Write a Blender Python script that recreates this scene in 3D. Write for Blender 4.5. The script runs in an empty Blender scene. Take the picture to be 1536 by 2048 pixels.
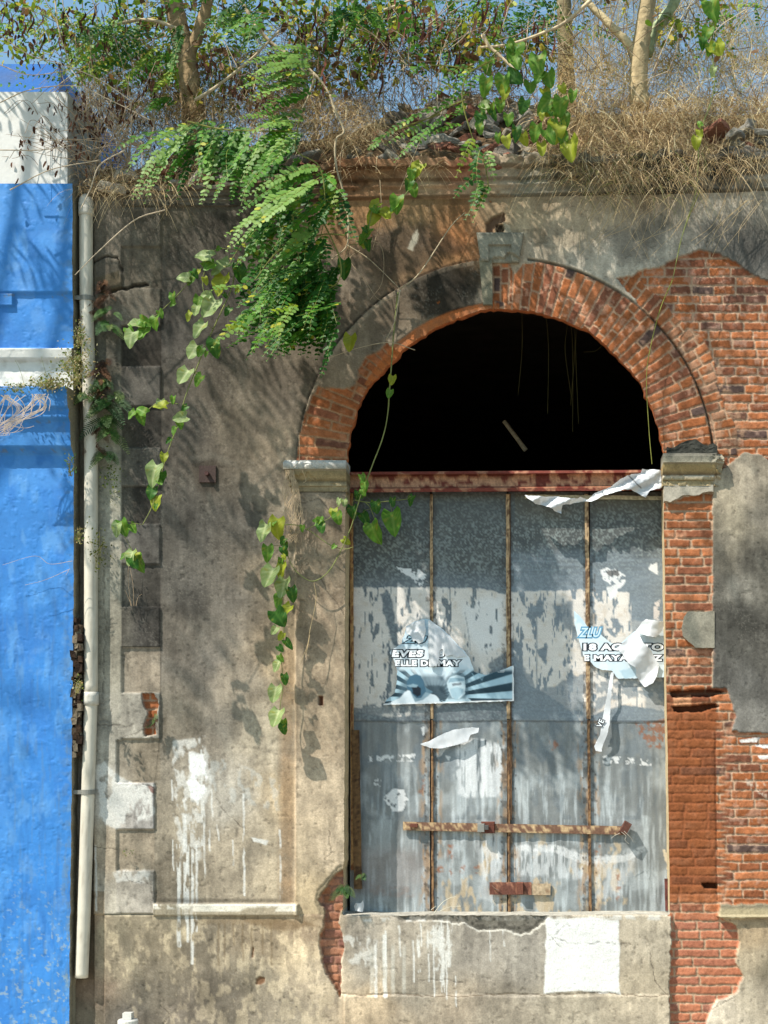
import bpy, math, random
import numpy as np
from math import radians

# ------------------------------------------------------------------ camera, sky, sun
SC = bpy.context.scene
S = 0.003                       # metres per pixel of the 1536x2048 picture on the facade plane
D, CX, CZ = 9.0, 1.0, 1.65      # the eye: 9 m in front of the facade, right of the middle, eye height
cam_d = bpy.data.cameras.new('camera'); cam = bpy.data.objects.new('camera', cam_d)
SC.collection.objects.link(cam); SC.camera = cam
cam.location = (CX, -D, CZ); cam.rotation_euler = (radians(90), 0, 0)
cam_d.sensor_fit = 'VERTICAL'; cam_d.sensor_height = 24; cam_d.sensor_width = 24
cam_d.lens = 24 * D / (2048 * S)
cam_d.shift_x = (0 - CX) / (2048 * S); cam_d.shift_y = (1024 * S - CZ) / (2048 * S)
cam_d.clip_start = 0.1; cam_d.clip_end = 2000

SUN = np.array([0.50, 0.36, -0.80]); SUN = SUN / np.linalg.norm(SUN)     # the way the light travels
world = bpy.data.worlds.new('World'); SC.world = world; world.use_nodes = True
wn = world.node_tree.nodes; wl = world.node_tree.links
sky = wn.new('ShaderNodeTexSky'); sky.sky_type = 'NISHITA'; sky.sun_disc = False
sky.sun_elevation = math.asin(-SUN[2]); sky.sun_rotation = math.atan2(-SUN[0], -SUN[1])
sky.air_density = 1.0; sky.dust_density = 0.8; sky.ozone_density = 0.8
bg = wn['Background']; tint = wn.new('ShaderNodeMix'); tint.data_type = 'RGBA'; tint.blend_type = 'MULTIPLY'; tint.inputs[0].default_value = 1.0; tint.inputs[7].default_value = (1.04, 1.20, 1.10, 1)
wl.new(sky.outputs[0], tint.inputs[6]); wl.new(tint.outputs[2], bg.inputs[0]); bg.inputs[1].default_value = 0.12
sun_d = bpy.data.lights.new('sun', 'SUN'); sun_d.energy = 5.0; sun_d.angle = radians(0.5)
sun_d.color = (1.0, 0.945, 0.86)
sun = bpy.data.objects.new('sun', sun_d); SC.collection.objects.link(sun)
from mathutils import Vector, Euler, Matrix
sun.rotation_euler = Vector(SUN).to_track_quat('-Z', 'Y').to_euler(); sun.location = (-6, -6, 12)
SC.view_settings.view_transform = 'Standard'; SC.view_settings.look = 'None'
SC.view_settings.exposure = 0.62; SC.view_settings.gamma = 1.0

# ------------------------------------------------------------------ small maths
rng = np.random.RandomState(11)
def lin(c):
    c = np.asarray(c, dtype=np.float64) / 255.0
    return np.where(c <= 0.04045, c / 12.92, ((c + 0.055) / 1.055) ** 2.4)
def WX(px): return (np.asarray(px, dtype=float) - 768) * S
def WZ(py): return (2048 - np.asarray(py, dtype=float)) * S
def at(px, py, y=0.0):          # the point that stands at picture position (px, py), y metres behind the facade
    f = (D + np.asarray(y, dtype=float)) / D
    return np.stack(np.broadcast_arrays(CX + (WX(px) - CX) * f, y, CZ + (WZ(py) - CZ) * f), -1).astype(float)
NT = [np.random.RandomState(100 + i).rand(256, 256).astype(np.float32) for i in range(8)]
def vn(x, y, k=0):
    xi = np.floor(x).astype(np.int64); yi = np.floor(y).astype(np.int64)
    fx = x - xi; fy = y - yi; fx = fx * fx * (3 - 2 * fx); fy = fy * fy * (3 - 2 * fy)
    T = NT[k % 8]; a = xi & 255; b = yi & 255; a1 = (xi + 1) & 255; b1 = (yi + 1) & 255
    return (T[a, b] * (1 - fx) + T[a1, b] * fx) * (1 - fy) + (T[a, b1] * (1 - fx) + T[a1, b1] * fx) * fy
def fbm(X, Y, s, o=4, k=0, sy=None):
    sy = sy or s; r = 0; a = 0.5; t = 0
    for i in range(o):
        r = r + a * vn(X / s * 2 ** i + 17.3 * i + 5 * k, Y / sy * 2 ** i + 9.1 * i + 3 * k, k + i); t += a; a *= 0.55
    return r / t
def ss(a, b, x):
    t = np.clip((x - a) / (b - a + 1e-9), 0, 1); return t * t * (3 - 2 * t)
def hsh(a, b, k=0):
    return NT[k % 8][(np.asarray(a).astype(np.int64) * 37 + 11 * k) & 255, (np.asarray(b).astype(np.int64) * 73 + 5) & 255]
def seg_near(x, y, pts, closed=True):
    P = np.asarray(pts, dtype=float); n = len(P); best = np.full(x.shape, 1e9); nx = x.copy(); ny = y.copy()
    inside = np.zeros(x.shape, bool)
    for i in range(n if closed else n - 1):
        a = P[i]; b = P[(i + 1) % n]; d = b - a; L = d @ d + 1e-12
        t = np.clip(((x - a[0]) * d[0] + (y - a[1]) * d[1]) / L, 0, 1)
        qx = a[0] + t * d[0]; qy = a[1] + t * d[1]; dd = (x - qx) ** 2 + (y - qy) ** 2
        m = dd < best; best = np.where(m, dd, best); nx = np.where(m, qx, nx); ny = np.where(m, qy, ny)
        if closed and a[1] != b[1]:
            c = ((a[1] > y) != (b[1] > y)) & (x < (b[0] - a[0]) * (y - a[1]) / (b[1] - a[1]) + a[0]); inside ^= c
    r = np.sqrt(best)
    return np.where(inside, -r, r), nx, ny
def pmask(X, Y, pts, soft=2.0, warp=5.0, ws=14.0, k=0, grow=0.0):
    P = np.asarray(pts, dtype=float); m = warp + soft + abs(grow) + 2
    idx = np.where((X > P[:, 0].min() - m) & (X < P[:, 0].max() + m) & (Y > P[:, 1].min() - m) & (Y < P[:, 1].max() + m))[0]
    out = np.zeros(X.shape, np.float32)
    if len(idx) == 0: return out
    x = X[idx]; y = Y[idx]
    if warp:
        x = x + warp * 2 * (fbm(x, y, ws, 3, k + 1) - 0.5); y = y + warp * 2 * (fbm(x + 91, y, ws, 3, k + 2) - 0.5)
    d, _, _ = seg_near(x, y, pts); out[idx] = ss(soft, -soft, d - grow); return out
def lmask(X, Y, pts, w=1.5, soft=1.0, warp=3.0, ws=12.0, k=0):
    P = np.asarray(pts, dtype=float); m = warp + soft + w + 2
    idx = np.where((X > P[:, 0].min() - m) & (X < P[:, 0].max() + m) & (Y > P[:, 1].min() - m) & (Y < P[:, 1].max() + m))[0]
    out = np.zeros(X.shape, np.float32)
    if len(idx) == 0: return out
    x = X[idx]; y = Y[idx]
    if warp:
        x = x + warp * 2 * (fbm(x, y, ws, 3, k + 1) - 0.5); y = y + warp * 2 * (fbm(x + 91, y, ws, 3, k + 2) - 0.5)
    d, _, _ = seg_near(x, y, pts, False); out[idx] = ss(w + soft, w - soft, d); return out
def box01(v, a, b, s=1.0): return ss(a - s, a + s, v) * ss(b + s, b - s, v)
def mix(c, rgb, m):
    rgb = lin(rgb) if not isinstance(rgb, np.ndarray) else rgb
    return c * (1 - m[:, None]) + rgb * m[:, None]
def norm(v): return v / (np.linalg.norm(v, axis=-1, keepdims=True) + 1e-9)

# ------------------------------------------------------------------ meshes and objects
def mk_mesh(name, V, F, C=None, smooth=True):
    V = np.asarray(V, dtype=np.float32).reshape(-1, 3)
    F = [np.asarray(f, dtype=np.int32) for f in (F if isinstance(F, list) else [F]) if len(f)]
    me = bpy.data.meshes.new(name); me.vertices.add(len(V)); me.vertices.foreach_set('co', V.ravel())
    lp = np.concatenate([f.ravel() for f in F]); cnt = np.concatenate([np.full(len(f), f.shape[1], np.int32) for f in F])
    me.loops.add(len(lp)); me.loops.foreach_set('vertex_index', lp)
    me.polygons.add(len(cnt)); me.polygons.foreach_set('loop_start', np.concatenate([[0], np.cumsum(cnt)[:-1]]).astype(np.int32))
    me.update(calc_edges=True)
    me.polygons.foreach_set('use_smooth', np.full(len(cnt), bool(smooth)))
    if C is not None:
        C = np.asarray(C, dtype=np.float32)
        if C.ndim == 1: C = np.tile(C, (len(V), 1))
        a = me.color_attributes.new('Col', 'FLOAT_COLOR', 'POINT')
        a.data.foreach_set('color', np.concatenate([np.clip(C, 0, 1), np.ones((len(V), 1), np.float32)], 1).astype(np.float32).ravel())
    me.update(); return me
class MB:
    def __init__(s): s.V = []; s.F = []; s.C = []; s.n = 0
    def add(s, V, F, C=(0.5, 0.5, 0.5)):
        V = np.asarray(V, dtype=float).reshape(-1, 3); C = np.asarray(C, dtype=float)
        if C.ndim == 1: C = np.tile(C, (len(V), 1))
        for f in (F if isinstance(F, list) else [F]):
            f = np.asarray(f)
            if len(f): s.F.append(f + s.n)
        s.V.append(V); s.C.append(C); s.n += len(V); return s
    def build(s, name, mat, parent=None, smooth=False):
        return put(name, np.concatenate(s.V), s.F, mat, parent, np.concatenate(s.C), smooth)
OFF = {}
def put(name, V, F, mat, parent=None, C=None, smooth=False):
    V = np.asarray(V, dtype=float).reshape(-1, 3)
    L = OFF.get(parent.name, np.zeros(3)) if parent else np.zeros(3)
    me = mk_mesh(name, V - L, F, C, smooth); me.materials.append(mat)
    o = bpy.data.objects.new(name, me); SC.collection.objects.link(o)
    if parent: o.parent = parent
    OFF[o.name] = L; return o
def thing(name, label, cat, loc, group=None):
    o = bpy.data.objects.new(name, None); SC.collection.objects.link(o); o.location = loc
    o.empty_display_size = 0.1; o['label'] = label; o['category'] = cat
    if group: o['group'] = group
    OFF[o.name] = np.array(loc, dtype=float); return o
def tag(o, label, cat, group=None):
    o['label'] = label; o['category'] = cat
    if group: o['group'] = group
    return o
def struct(o): o['kind'] = 'structure'; return o
def centre(o):       # move a single mesh thing's origin into the thing itself
    me = o.data; n = len(me.vertices); v = np.empty(n * 3, np.float32); me.vertices.foreach_get('co', v); v = v.reshape(-1, 3)
    c = (v.min(0) + v.max(0)) / 2; c[2] = v[:, 2].min(); me.vertices.foreach_set('co', (v - c).ravel()); me.update(); o.location = c; return o
def gridfaces(nr, nc, keep=None):
    i = np.arange(nr * nc).reshape(nr, nc)
    f = np.stack([i[:-1, :-1], i[1:, :-1], i[1:, 1:], i[:-1, 1:]], -1)
    if keep is not None: f = f[keep]
    return f.reshape(-1, 4)
BOXF = np.array([[0, 1, 3, 2], [4, 6, 7, 5], [0, 4, 5, 1], [2, 3, 7, 6], [0, 2, 6, 4], [1, 5, 7, 3]])
def boxv(x0, x1, y0, y1, z0, z1):
    return np.array([[x, y, z] for x in (x0, x1) for y in (y0, y1) for z in (z0, z1)], dtype=float)
def tube(pts, r0, r1=None, n=6, cap=True, wob=0.0):
    P = np.asarray(pts, dtype=float); m = len(P); r1 = r0 if r1 is None else r1
    T = norm(np.gradient(P, axis=0)); ref = np.array([0.3, -1, 0.2]); A = norm(np.cross(T, ref)); B = np.cross(T, A)
    r = np.linspace(0, 1, m) * (r1 - r0) + r0; a = np.arange(n) / n * 2 * math.pi
    rr = r[:, None] * (1 + wob * (rng.rand(m, n) - 0.5))
    V = P[:, None] + rr[..., None] * (np.cos(a)[None, :, None] * A[:, None] + np.sin(a)[None, :, None] * B[:, None])
    i = np.arange(m * n).reshape(m, n); j = np.roll(i, -1, 1)
    F = np.stack([i[:-1], j[:-1], j[1:], i[1:]], -1).reshape(-1, 4)
    Fs = [F]
    if cap: Fs += [i[0][::-1][None], i[-1][None]]
    return V.reshape(-1, 3), Fs
def spline(P, n=8):
    P = np.asarray(P, dtype=float); Q = np.concatenate([[2 * P[0] - P[1]], P, [2 * P[-1] - P[-2]]]); out = []
    for i in range(1, len(Q) - 2):
        t = np.linspace(0, 1, n, endpoint=False)[:, None]; a, b, c, d = Q[i - 1], Q[i], Q[i + 1], Q[i + 2]
        out.append(0.5 * ((2 * b) + (c - a) * t + (2 * a - 5 * b + 4 * c - d) * t ** 2 + (3 * b - a - 3 * c + d) * t ** 3))
    return np.concatenate(out + [P[-1:]])
def pxpath(pp, y, n=8):      # list of (px,py) or (px,py,y)
    return spline(np.array([at(p[0], p[1], p[2] if len(p) > 2 else y) for p in pp]), n)

# ------------------------------------------------------------------ materials
def material(name, rough=0.9, nscale=60.0, namt=0.25, bump=0.3, bscale=120.0, spec=0.25, metal=0.0, transl=0.0, col=None, bdist=0.004):
    m = bpy.data.materials.new(name); m.use_nodes = True; nt = m.node_tree; N = nt.nodes; L = nt.links
    b = N['Principled BSDF']; b.inputs['Roughness'].default_value = rough
    b.inputs['Specular IOR Level'].default_value = spec; b.inputs['Metallic'].default_value = metal
    if col is None:
        a = N.new('ShaderNodeAttribute'); a.attribute_name = 'Col'; cs = a.outputs['Color']
    else:
        a = N.new('ShaderNodeRGB'); a.outputs[0].default_value = (*lin(col), 1); cs = a.outputs[0]
    tc = N.new('ShaderNodeTexCoord')
    if namt:
        nz = N.new('ShaderNodeTexNoise'); nz.inputs['Scale'].default_value = nscale; nz.inputs['Detail'].default_value = 5
        L.new(tc.outputs['Object'], nz.inputs['Vector'])
        mr = N.new('ShaderNodeMapRange'); mr.inputs[1].default_value = 0.25; mr.inputs[2].default_value = 0.75
        mr.inputs[3].default_value = 1 - namt; mr.inputs[4].default_value = 1 + namt; L.new(nz.outputs['Fac'], mr.inputs[0])
        vm = N.new('ShaderNodeVectorMath'); vm.operation = 'SCALE'; L.new(cs, vm.inputs[0]); L.new(mr.outputs[0], vm.inputs['Scale']); cs = vm.outputs[0]
    L.new(cs, b.inputs['Base Color'])
    if bump:
        nb = N.new('ShaderNodeTexNoise'); nb.inputs['Scale'].default_value = bscale; nb.inputs['Detail'].default_value = 6
        L.new(tc.outputs['Object'], nb.inputs['Vector'])
        bp = N.new('ShaderNodeBump'); bp.inputs['Strength'].default_value = bump; bp.inputs['Distance'].default_value = bdist
        L.new(nb.outputs['Fac'], bp.inputs['Height']); L.new(bp.outputs[0], b.inputs['Normal'])
    if transl:
        t = N.new('ShaderNodeBsdfTranslucent'); L.new(cs, t.inputs['Color']); mx = N.new('ShaderNodeMixShader'); mx.inputs[0].default_value = transl
        L.new(b.outputs[0], mx.inputs[1]); L.new(t.outputs[0], mx.inputs[2]); L.new(mx.outputs[0], N['Material Output'].inputs['Surface'])
    return m
M_plaster = material('plaster', 0.95, 110, 0.2, 0.38, 160, 0.12, bdist=0.004)
M_blue = material('blue_paint', 0.6, 40, 0.06, 0.25, 70, 0.3, bdist=0.003)
M_metal = material('galvanised_sheet', 0.5, 150, 0.15, 0.15, 90, 0.45, 0.0)
M_rust = material('rusty_paint', 0.7, 90, 0.3, 0.4, 120, 0.3)
M_wood = material('weathered_wood', 0.85, 60, 0.3, 0.4, 100, 0.2)
M_pvc = material('pvc', 0.4, 12, 0.12, 0.1, 30, 0.4)
M_paper = material('paper', 0.6, 30, 0.05, 0.15, 60, 0.3, transl=0.12)
M_ink = material('ink', 0.6, 30, 0.05, 0, 60, 0.3)
M_leaf = material('leaf', 0.5, 50, 0.12, 0.1, 80, 0.3, transl=0.45)
M_dry = material('dry_plant', 0.8, 40, 0.2, 0, 80, 0.2, transl=0.2)
M_bark = material('bark', 0.9, 25, 0.35, 0.8, 35, 0.15, bdist=0.01)
M_stone = material('rubble_stone', 0.95, 60, 0.3, 0.8, 50, 0.15, bdist=0.01)
M_soil = material('soil', 1.0, 30, 0.35, 1.0, 40, 0.1, bdist=0.02)
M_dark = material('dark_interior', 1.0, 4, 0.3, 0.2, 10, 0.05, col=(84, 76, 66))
M_asphalt = material('asphalt', 0.95, 40, 0.3, 0.5, 80, 0.2, col=(128, 122, 110))
M_conc = material('pavement_concrete', 0.95, 30, 0.2, 0.4, 60, 0.2, col=(176, 168, 150))
# ------------------------------------------------------------------ the facade as a relief: colour and height at any picture position
ARC = (1011.0, 935.0, 315.0)
def make_opening():
    r = np.random.RandomState(5); pts = []
    th = np.radians(np.arange(180, -0.1, -1.5))
    jag = np.interp(np.arange(len(th)), np.arange(0, len(th) + 3, 3), (r.rand(len(th) // 3 + 2) - 0.5)[:len(np.arange(0, len(th) + 3, 3))]) * 5 + (r.rand(len(th)) - 0.5) * 3
    for i, t in enumerate(th):
        R = ARC[2] + jag[i]; 
        if 95 < math.degrees(t) < 150: R -= 8 * math.sin((math.degrees(t) - 95) / 55 * math.pi)
        pts.append((ARC[0] + R * math.cos(t), ARC[1] - R * math.sin(t)))
    for y in range(960, 1828, 24): pts.append((1326 + (y - 960) / 868 * 14 + (r.rand() - .5) * 1.5, y))
    pts.append((1340, 1829)); 
    for x in range(1310, 720, -30): pts.append((x, 1829 + (r.rand() - .5) * 3))
    pts.append((686, 1829))
    for y in range(1800, 960, -20): pts.append(((686 if y > 1735 else 690 + 3 * (1735 - y) / 775) + (r.rand() - .5) * 1.5, y))
    return pts
OPEN = make_opening()
RAISED = [(420, 498), (581, 655), (736, 815), (898, 975), (1050, 1130), (1215, 1295), (1386, 1478), (1565, 1658), (1740, 1826)]
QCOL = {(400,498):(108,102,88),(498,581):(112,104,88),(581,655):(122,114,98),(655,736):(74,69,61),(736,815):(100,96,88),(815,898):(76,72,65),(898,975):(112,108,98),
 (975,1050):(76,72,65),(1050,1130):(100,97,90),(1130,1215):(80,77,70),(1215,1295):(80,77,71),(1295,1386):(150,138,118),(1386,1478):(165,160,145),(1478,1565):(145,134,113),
 (1565,1658):(182,178,170),(1658,1740):(152,140,118),(1740,1826):(168,162,148)}  # the dark upper recesses carry their shade as colour
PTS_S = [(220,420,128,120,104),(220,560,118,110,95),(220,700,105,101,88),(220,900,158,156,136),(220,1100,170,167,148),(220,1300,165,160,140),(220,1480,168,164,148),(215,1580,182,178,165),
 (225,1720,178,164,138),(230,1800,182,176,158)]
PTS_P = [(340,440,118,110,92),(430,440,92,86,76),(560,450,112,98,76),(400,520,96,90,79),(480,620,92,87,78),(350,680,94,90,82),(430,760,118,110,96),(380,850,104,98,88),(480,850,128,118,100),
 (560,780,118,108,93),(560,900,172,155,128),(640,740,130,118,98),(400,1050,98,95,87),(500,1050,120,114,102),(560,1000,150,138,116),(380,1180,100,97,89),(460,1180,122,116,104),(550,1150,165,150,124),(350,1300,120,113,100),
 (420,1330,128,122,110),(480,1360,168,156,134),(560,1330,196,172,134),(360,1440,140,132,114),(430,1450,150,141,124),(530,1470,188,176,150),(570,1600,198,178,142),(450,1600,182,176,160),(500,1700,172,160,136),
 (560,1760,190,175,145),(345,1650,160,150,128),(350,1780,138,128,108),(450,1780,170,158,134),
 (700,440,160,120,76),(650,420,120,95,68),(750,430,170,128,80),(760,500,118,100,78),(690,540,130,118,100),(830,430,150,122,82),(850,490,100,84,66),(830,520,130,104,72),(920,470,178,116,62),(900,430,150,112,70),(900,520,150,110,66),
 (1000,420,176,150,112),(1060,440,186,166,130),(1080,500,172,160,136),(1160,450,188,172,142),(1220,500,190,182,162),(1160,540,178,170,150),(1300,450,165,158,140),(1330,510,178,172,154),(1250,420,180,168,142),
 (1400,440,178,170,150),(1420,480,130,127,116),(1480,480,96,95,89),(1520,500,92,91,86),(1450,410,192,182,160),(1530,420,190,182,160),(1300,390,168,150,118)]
PTS_L = [(640,1000,150,135,112),(640,1060,140,124,102),(640,1120,150,134,108),(640,1220,168,148,120),(640,1330,178,158,128),(640,1450,178,158,128),(640,1600,190,172,142),(620,1700,192,174,142),(670,1700,196,178,148),(640,1790,190,170,132)]
PTS_A = [(620,900,150,132,108),(640,770,148,132,108),(700,690,155,140,114),(760,620,120,106,86),(800,600,118,104,84),(830,580,92,82,66),(880,575,58,52,42),(930,580,54,50,42),(930,545,120,96,66),(880,640,62,54,44),(860,645,140,124,98),(790,690,140,126,104),(960,610,150,140,120),(800,560,125,112,90)]
PTS_R = [(1480,930,178,166,142),(1450,980,170,158,132),(1510,960,165,154,132),(1480,1040,170,160,134),(1520,1030,120,115,102),(1450,1130,140,133,116),(1500,1120,98,95,85),(1480,1180,150,146,132),(1440,1170,92,90,82),(1480,1240,84,83,76),
 (1450,1300,88,87,80),(1520,1280,98,96,88),(1480,1370,104,103,97),(1440,1350,112,110,102),(1500,1430,128,126,118),(1800,1200,120,115,100)]
PTS_B = [(170,1850,150,122,88),(190,1960,146,120,90),(180,2040,140,126,98),(240,1860,172,158,118),(260,1930,158,144,108),(300,1970,118,110,90),(340,1880,172,156,116),(400,1900,140,128,100),(450,1990,112,104,86),(520,1870,172,150,108),
 (520,1950,160,148,116),(600,1900,222,196,142),(640,1960,212,190,148),(570,2030,180,166,134),(400,2030,140,128,108),(250,2040,124,118,104),(620,1850,180,150,106),
 (740,1900,166,158,138),(800,1880,184,172,146),(900,1900,168,160,140),(960,1900,160,152,134),(850,1960,158,148,124),(1050,1900,165,158,140),(1290,1880,192,178,146),(1290,1960,188,172,136),
 (740,2020,206,180,134),(900,2010,180,162,130),(1000,2030,160,148,122),(1150,2020,178,166,136),(1290,2030,192,176,142),(1510,1870,190,162,112),(1500,1930,196,176,134),(1520,2000,186,172,140),(1440,2020,206,192,162),(1530,1950,130,120,92)]
def rbf(X, Y, P, s=28.0):
    n = np.zeros(X.shape + (3,)); w0 = np.zeros(X.shape)
    for p in P:
        w = 1.0 / ((X - p[0]) ** 2 + (Y - p[1]) ** 2 + s * s) ** 2; n += w[:, None] * lin(p[2:]); w0 += w
    return n / w0[:, None]
def bricks(U, V, bu, bv, seed, joint=1.85, wob=1.6):
    U = U + wob * 2 * (fbm(U, V, 26, 3, seed + 1) - 0.5); V = V + wob * 2 * (fbm(U + 55, V, 24, 3, seed + 2) - 0.5)
    r = np.floor(V / bv); o = hsh(r, r * 0 + seed, seed) * bu
    u = (U + o + (r % 2) * bu * 0.5) / bu; c = np.floor(u); fu = u - c
    sp = hsh(r, c, seed + 3); half = sp > 0.62; cut = 0.5
    left = fu < cut; c2 = c * 2 + np.where(half & ~left, 1, 0)
    du = np.minimum(fu, 1 - fu) * bu; du = np.where(half, np.minimum(du, np.abs(fu - cut) * bu), du)
    fv = V / bv - r; dv = np.minimum(fv, 1 - fv) * bv
    d = np.minimum(du, dv) ; d = np.where((du < 4) & (dv < 4), np.minimum(d, 4 - np.hypot(4 - du, 4 - dv)), d)
    e = 2.6 * (fbm(U, V, 6, 3, seed + 3) - .5); m = ss(joint - .9 + e, joint + .9 + e, d)
    return m, hsh(r, c2, seed + 4), hsh(r + 9, c2, seed + 5)
def brick_col(r1, r2, X, Y):
    c = np.empty(X.shape + (3,)); a = lin((180, 114, 76)); b = lin((158, 95, 58)); d = lin((134, 84, 62)); e = lin((92, 74, 68))
    t = r1[:, None]
    c = a * (1 - ss(0, .45, t)) + b * ss(0, .45, t); c = c * (1 - ss(.5, .8, t)) + d * ss(.5, .8, t); c = c * (1 - ss(.90, .96, t)) + e * ss(.90, .96, t)
    c = c * (0.60 + 0.80 * fbm(X, Y, 8, 4, 2))[:, None] * (0.88 + 0.24 * r2)[:, None]
    return c
def wall_field(X, Y):
    X = X.astype(float); Y = Y.astype(float)
    wx = X + 26 * (fbm(X, Y, 60, 4, 0) - 0.5) * 2; wy = Y + 34 * (fbm(X, Y, 70, 4, 1) - 0.5) * 2
    f1 = fbm(X, Y, 34, 5, 2); f2 = fbm(X, Y, 9, 4, 3); f3 = fbm(X, Y, 7, 3, 4, sy=60); f4 = fbm(X, Y, 150, 3, 5); fine = fbm(X, Y, 4, 2, 6)
    ang = np.degrees(np.arctan2(ARC[1] - Y, X - ARC[0])); rad = np.hypot(X - ARC[0], Y - ARC[1])
    # ---- base plaster
    c = rbf(wx, wy, PTS_P, 30.0)  # panel tones mix stain with some shade
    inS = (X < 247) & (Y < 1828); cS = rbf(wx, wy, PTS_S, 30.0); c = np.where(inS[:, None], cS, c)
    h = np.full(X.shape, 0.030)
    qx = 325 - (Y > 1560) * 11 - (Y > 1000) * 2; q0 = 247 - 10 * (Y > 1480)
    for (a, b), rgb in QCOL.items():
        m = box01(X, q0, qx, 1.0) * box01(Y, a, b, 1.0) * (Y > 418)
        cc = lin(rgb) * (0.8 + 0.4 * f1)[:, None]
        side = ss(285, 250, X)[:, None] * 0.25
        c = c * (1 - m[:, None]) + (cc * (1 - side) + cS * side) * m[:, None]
    hq = np.zeros(X.shape)
    for a, b in RAISED: hq = np.maximum(hq, box01(X, 100, qx, 1.0) * box01(Y, a, b, 1.0))
    hq = np.maximum(hq, ss(q0 + 1, q0 - 1, X)) * (Y < 1828)
    h = h + 0.013 * hq
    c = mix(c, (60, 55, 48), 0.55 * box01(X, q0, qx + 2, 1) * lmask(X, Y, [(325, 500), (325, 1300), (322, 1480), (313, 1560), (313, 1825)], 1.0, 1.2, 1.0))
    # top course at the left, under the cornice
    c = mix(c, (128, 120, 104), 0.5 * box01(Y, 418, 428, 3) * (X < 640))
    # ---- pilaster
    mL = box01(X, 592, 700, 1.0) * ss(984, 987, Y) * (Y < 1830); cL = rbf(wx, wy, PTS_L, 30.0); c = c * (1 - mL[:, None]) + cL * mL[:, None]
    h = h + 0.012 * mL
    c = mix(c, (150, 112, 68), 0.55 * box01(X, 562, 590, 9) * ss(1100, 1500, Y) * (Y < 1812) * (0.5 + f1))
    c = mix(c, (222, 196, 158), 0.45 * box01(X, 592, 595, 1) * box01(Y, 990, 1750, 4))
    # ---- left half of the archivolt
    edge = 413 + 4 * (f1 - .5); band = (rad < edge) & (ang > 97) & (Y < 935) & (X < 985)
    mA = ss(edge + 1, edge - 1, rad) * (Y < 934) * (X < 985) * (ang > 90); cA = rbf(wx, wy, PTS_A, 26.0)
    c = c * (1 - mA[:, None]) + cA * mA[:, None]; h = h + 0.026 * mA
    c = mix(c, (206, 186, 156), .35 * box01(rad, 404, 412, 2) * (X < 950) * (Y < 930) * (.3 + f1)); c = mix(c, (40, 34, 28), 0.7 * box01(rad, 413, 419, 2) * (X < 955) * (Y < 930) * (0.4 + f1))  # edge highlight and dark groove line painted into the colour
    md = pmask(X, Y, [(828, 560), (860, 545), (900, 538), (950, 535), (958, 560), (958, 612), (925, 622), (880, 640), (850, 648), (832, 630), (826, 600)], 6, 9, 20, 2); c = mix(c, (40, 38, 32), .75 * md * (.6 + .6 * f1))
    md = pmask(X, Y, [(790, 575), (830, 560), (832, 630), (800, 660), (740, 720), (725, 715)], 14, 10, 20, 3); c = mix(c, (96, 84, 68), .35 * md)
    # ---- right plaster panel, base
    mR = ((X > 1424) & (Y > 900) & (Y < 1500)).astype(float); c = c * (1 - mR[:, None]) + rbf(wx, wy, PTS_R, 30.0) * mR[:, None]
    mB = (Y >= 1828) | ((Y > 1806) & (X > 1430)) | ((X < 213) & (Y > 1780)); cB = rbf(wx, wy, PTS_B, 28.0); cB = cB * .75 + cB.mean(1, keepdims=True) * .25
    spk = ss(0.46, 0.62, fbm(X, Y, 13, 5, 6, sy=26) + .12 * (X - 450) / 230.); pale = lin((220, 202, 164)); dk = lin((118, 108, 92))
    lb = (mB & (X < 680) & (X > 213)).astype(float); cB = cB * (1 - 0.34 * lb[:, None]) + (pale * spk[:, None] + dk * (1 - spk[:, None])) * 0.34 * lb[:, None]
    c = np.where(mB[:, None], cB, c); h = h + 0.016 * (Y > 1829) * (X > 213)
    h = np.where((X < 213) & (Y > 1829), 0.03, h)
    # ---- weathering of all the plaster, plus painted shade at the upper left
    g_ = c.mean(1, keepdims=True); c = (c * .86 + g_ * .14) * np.array([1.02, .985, .98])
    shade_ = ss(640, 520, X + 60 * (f1 - .5)) * ss(1330, 1050, Y + 90 * (f4 - .5)) * (X > 245) * (Y > 418); c = c * (1 - .17 * shade_)[:, None]  # tree shade on the upper-left panel, painted as a darker tone
    mold = ss(.50, .66, fbm(X, Y, 40, 5, 6, sy=80)) * ss(1500, 1200, Y) * ((X < 700) | (X > 1425)) + ss(.56, .68, fbm(X, Y, 30, 5, 3, sy=90)) * .8 * (Y >= 1200); c = c * (1 - .26 * np.clip(mold, 0, 1))[:, None]
    c = c * (0.58 + 0.84 * f1)[:, None] * (0.80 + 0.40 * f2)[:, None] * (0.78 + 0.44 * f3)[:, None] * (0.88 + 0.24 * fine)[:, None]
    soot = ss(0.60, 0.80, f4 * 0.55 + f1 * 0.45) * ((X < 560) & (Y < 1400)); c = c * (1 - 0.30 * soot)[:, None]
    soot2 = ss(0.54, 0.70, fbm(X, Y, 46, 5, 1)) * ((X > 1060) & (Y < 560)) ; c = c * (1 - 0.14 * soot2)[:, None]
    sp = ss(0.62, 0.74, fbm(X, Y, 2.6, 2, 7)) * ss(0.45, 0.6, fbm(X, Y, 60, 3, 3)); c = mix(c, (190, 182, 166), 0.12 * sp)
    h = h + 0.0040 * (f1 - 0.5) + 0.0022 * (f2 - 0.5) + 0.0008 * (fine - .5)
    pit = ss(0.74, 0.79, fbm(X + 300, Y, 8, 2, 2)); h = h - 0.002 * pit; c = c * (1 - 0.25 * pit)[:, None]
    # ---- stains with a shape of their own
    c = mix(c, (64, 56, 48), 0.60 * pmask(X, Y, [(388, 925), (432, 918), (448, 950), (436, 985), (400, 985), (386, 955)], 8, 6, 20))
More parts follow.
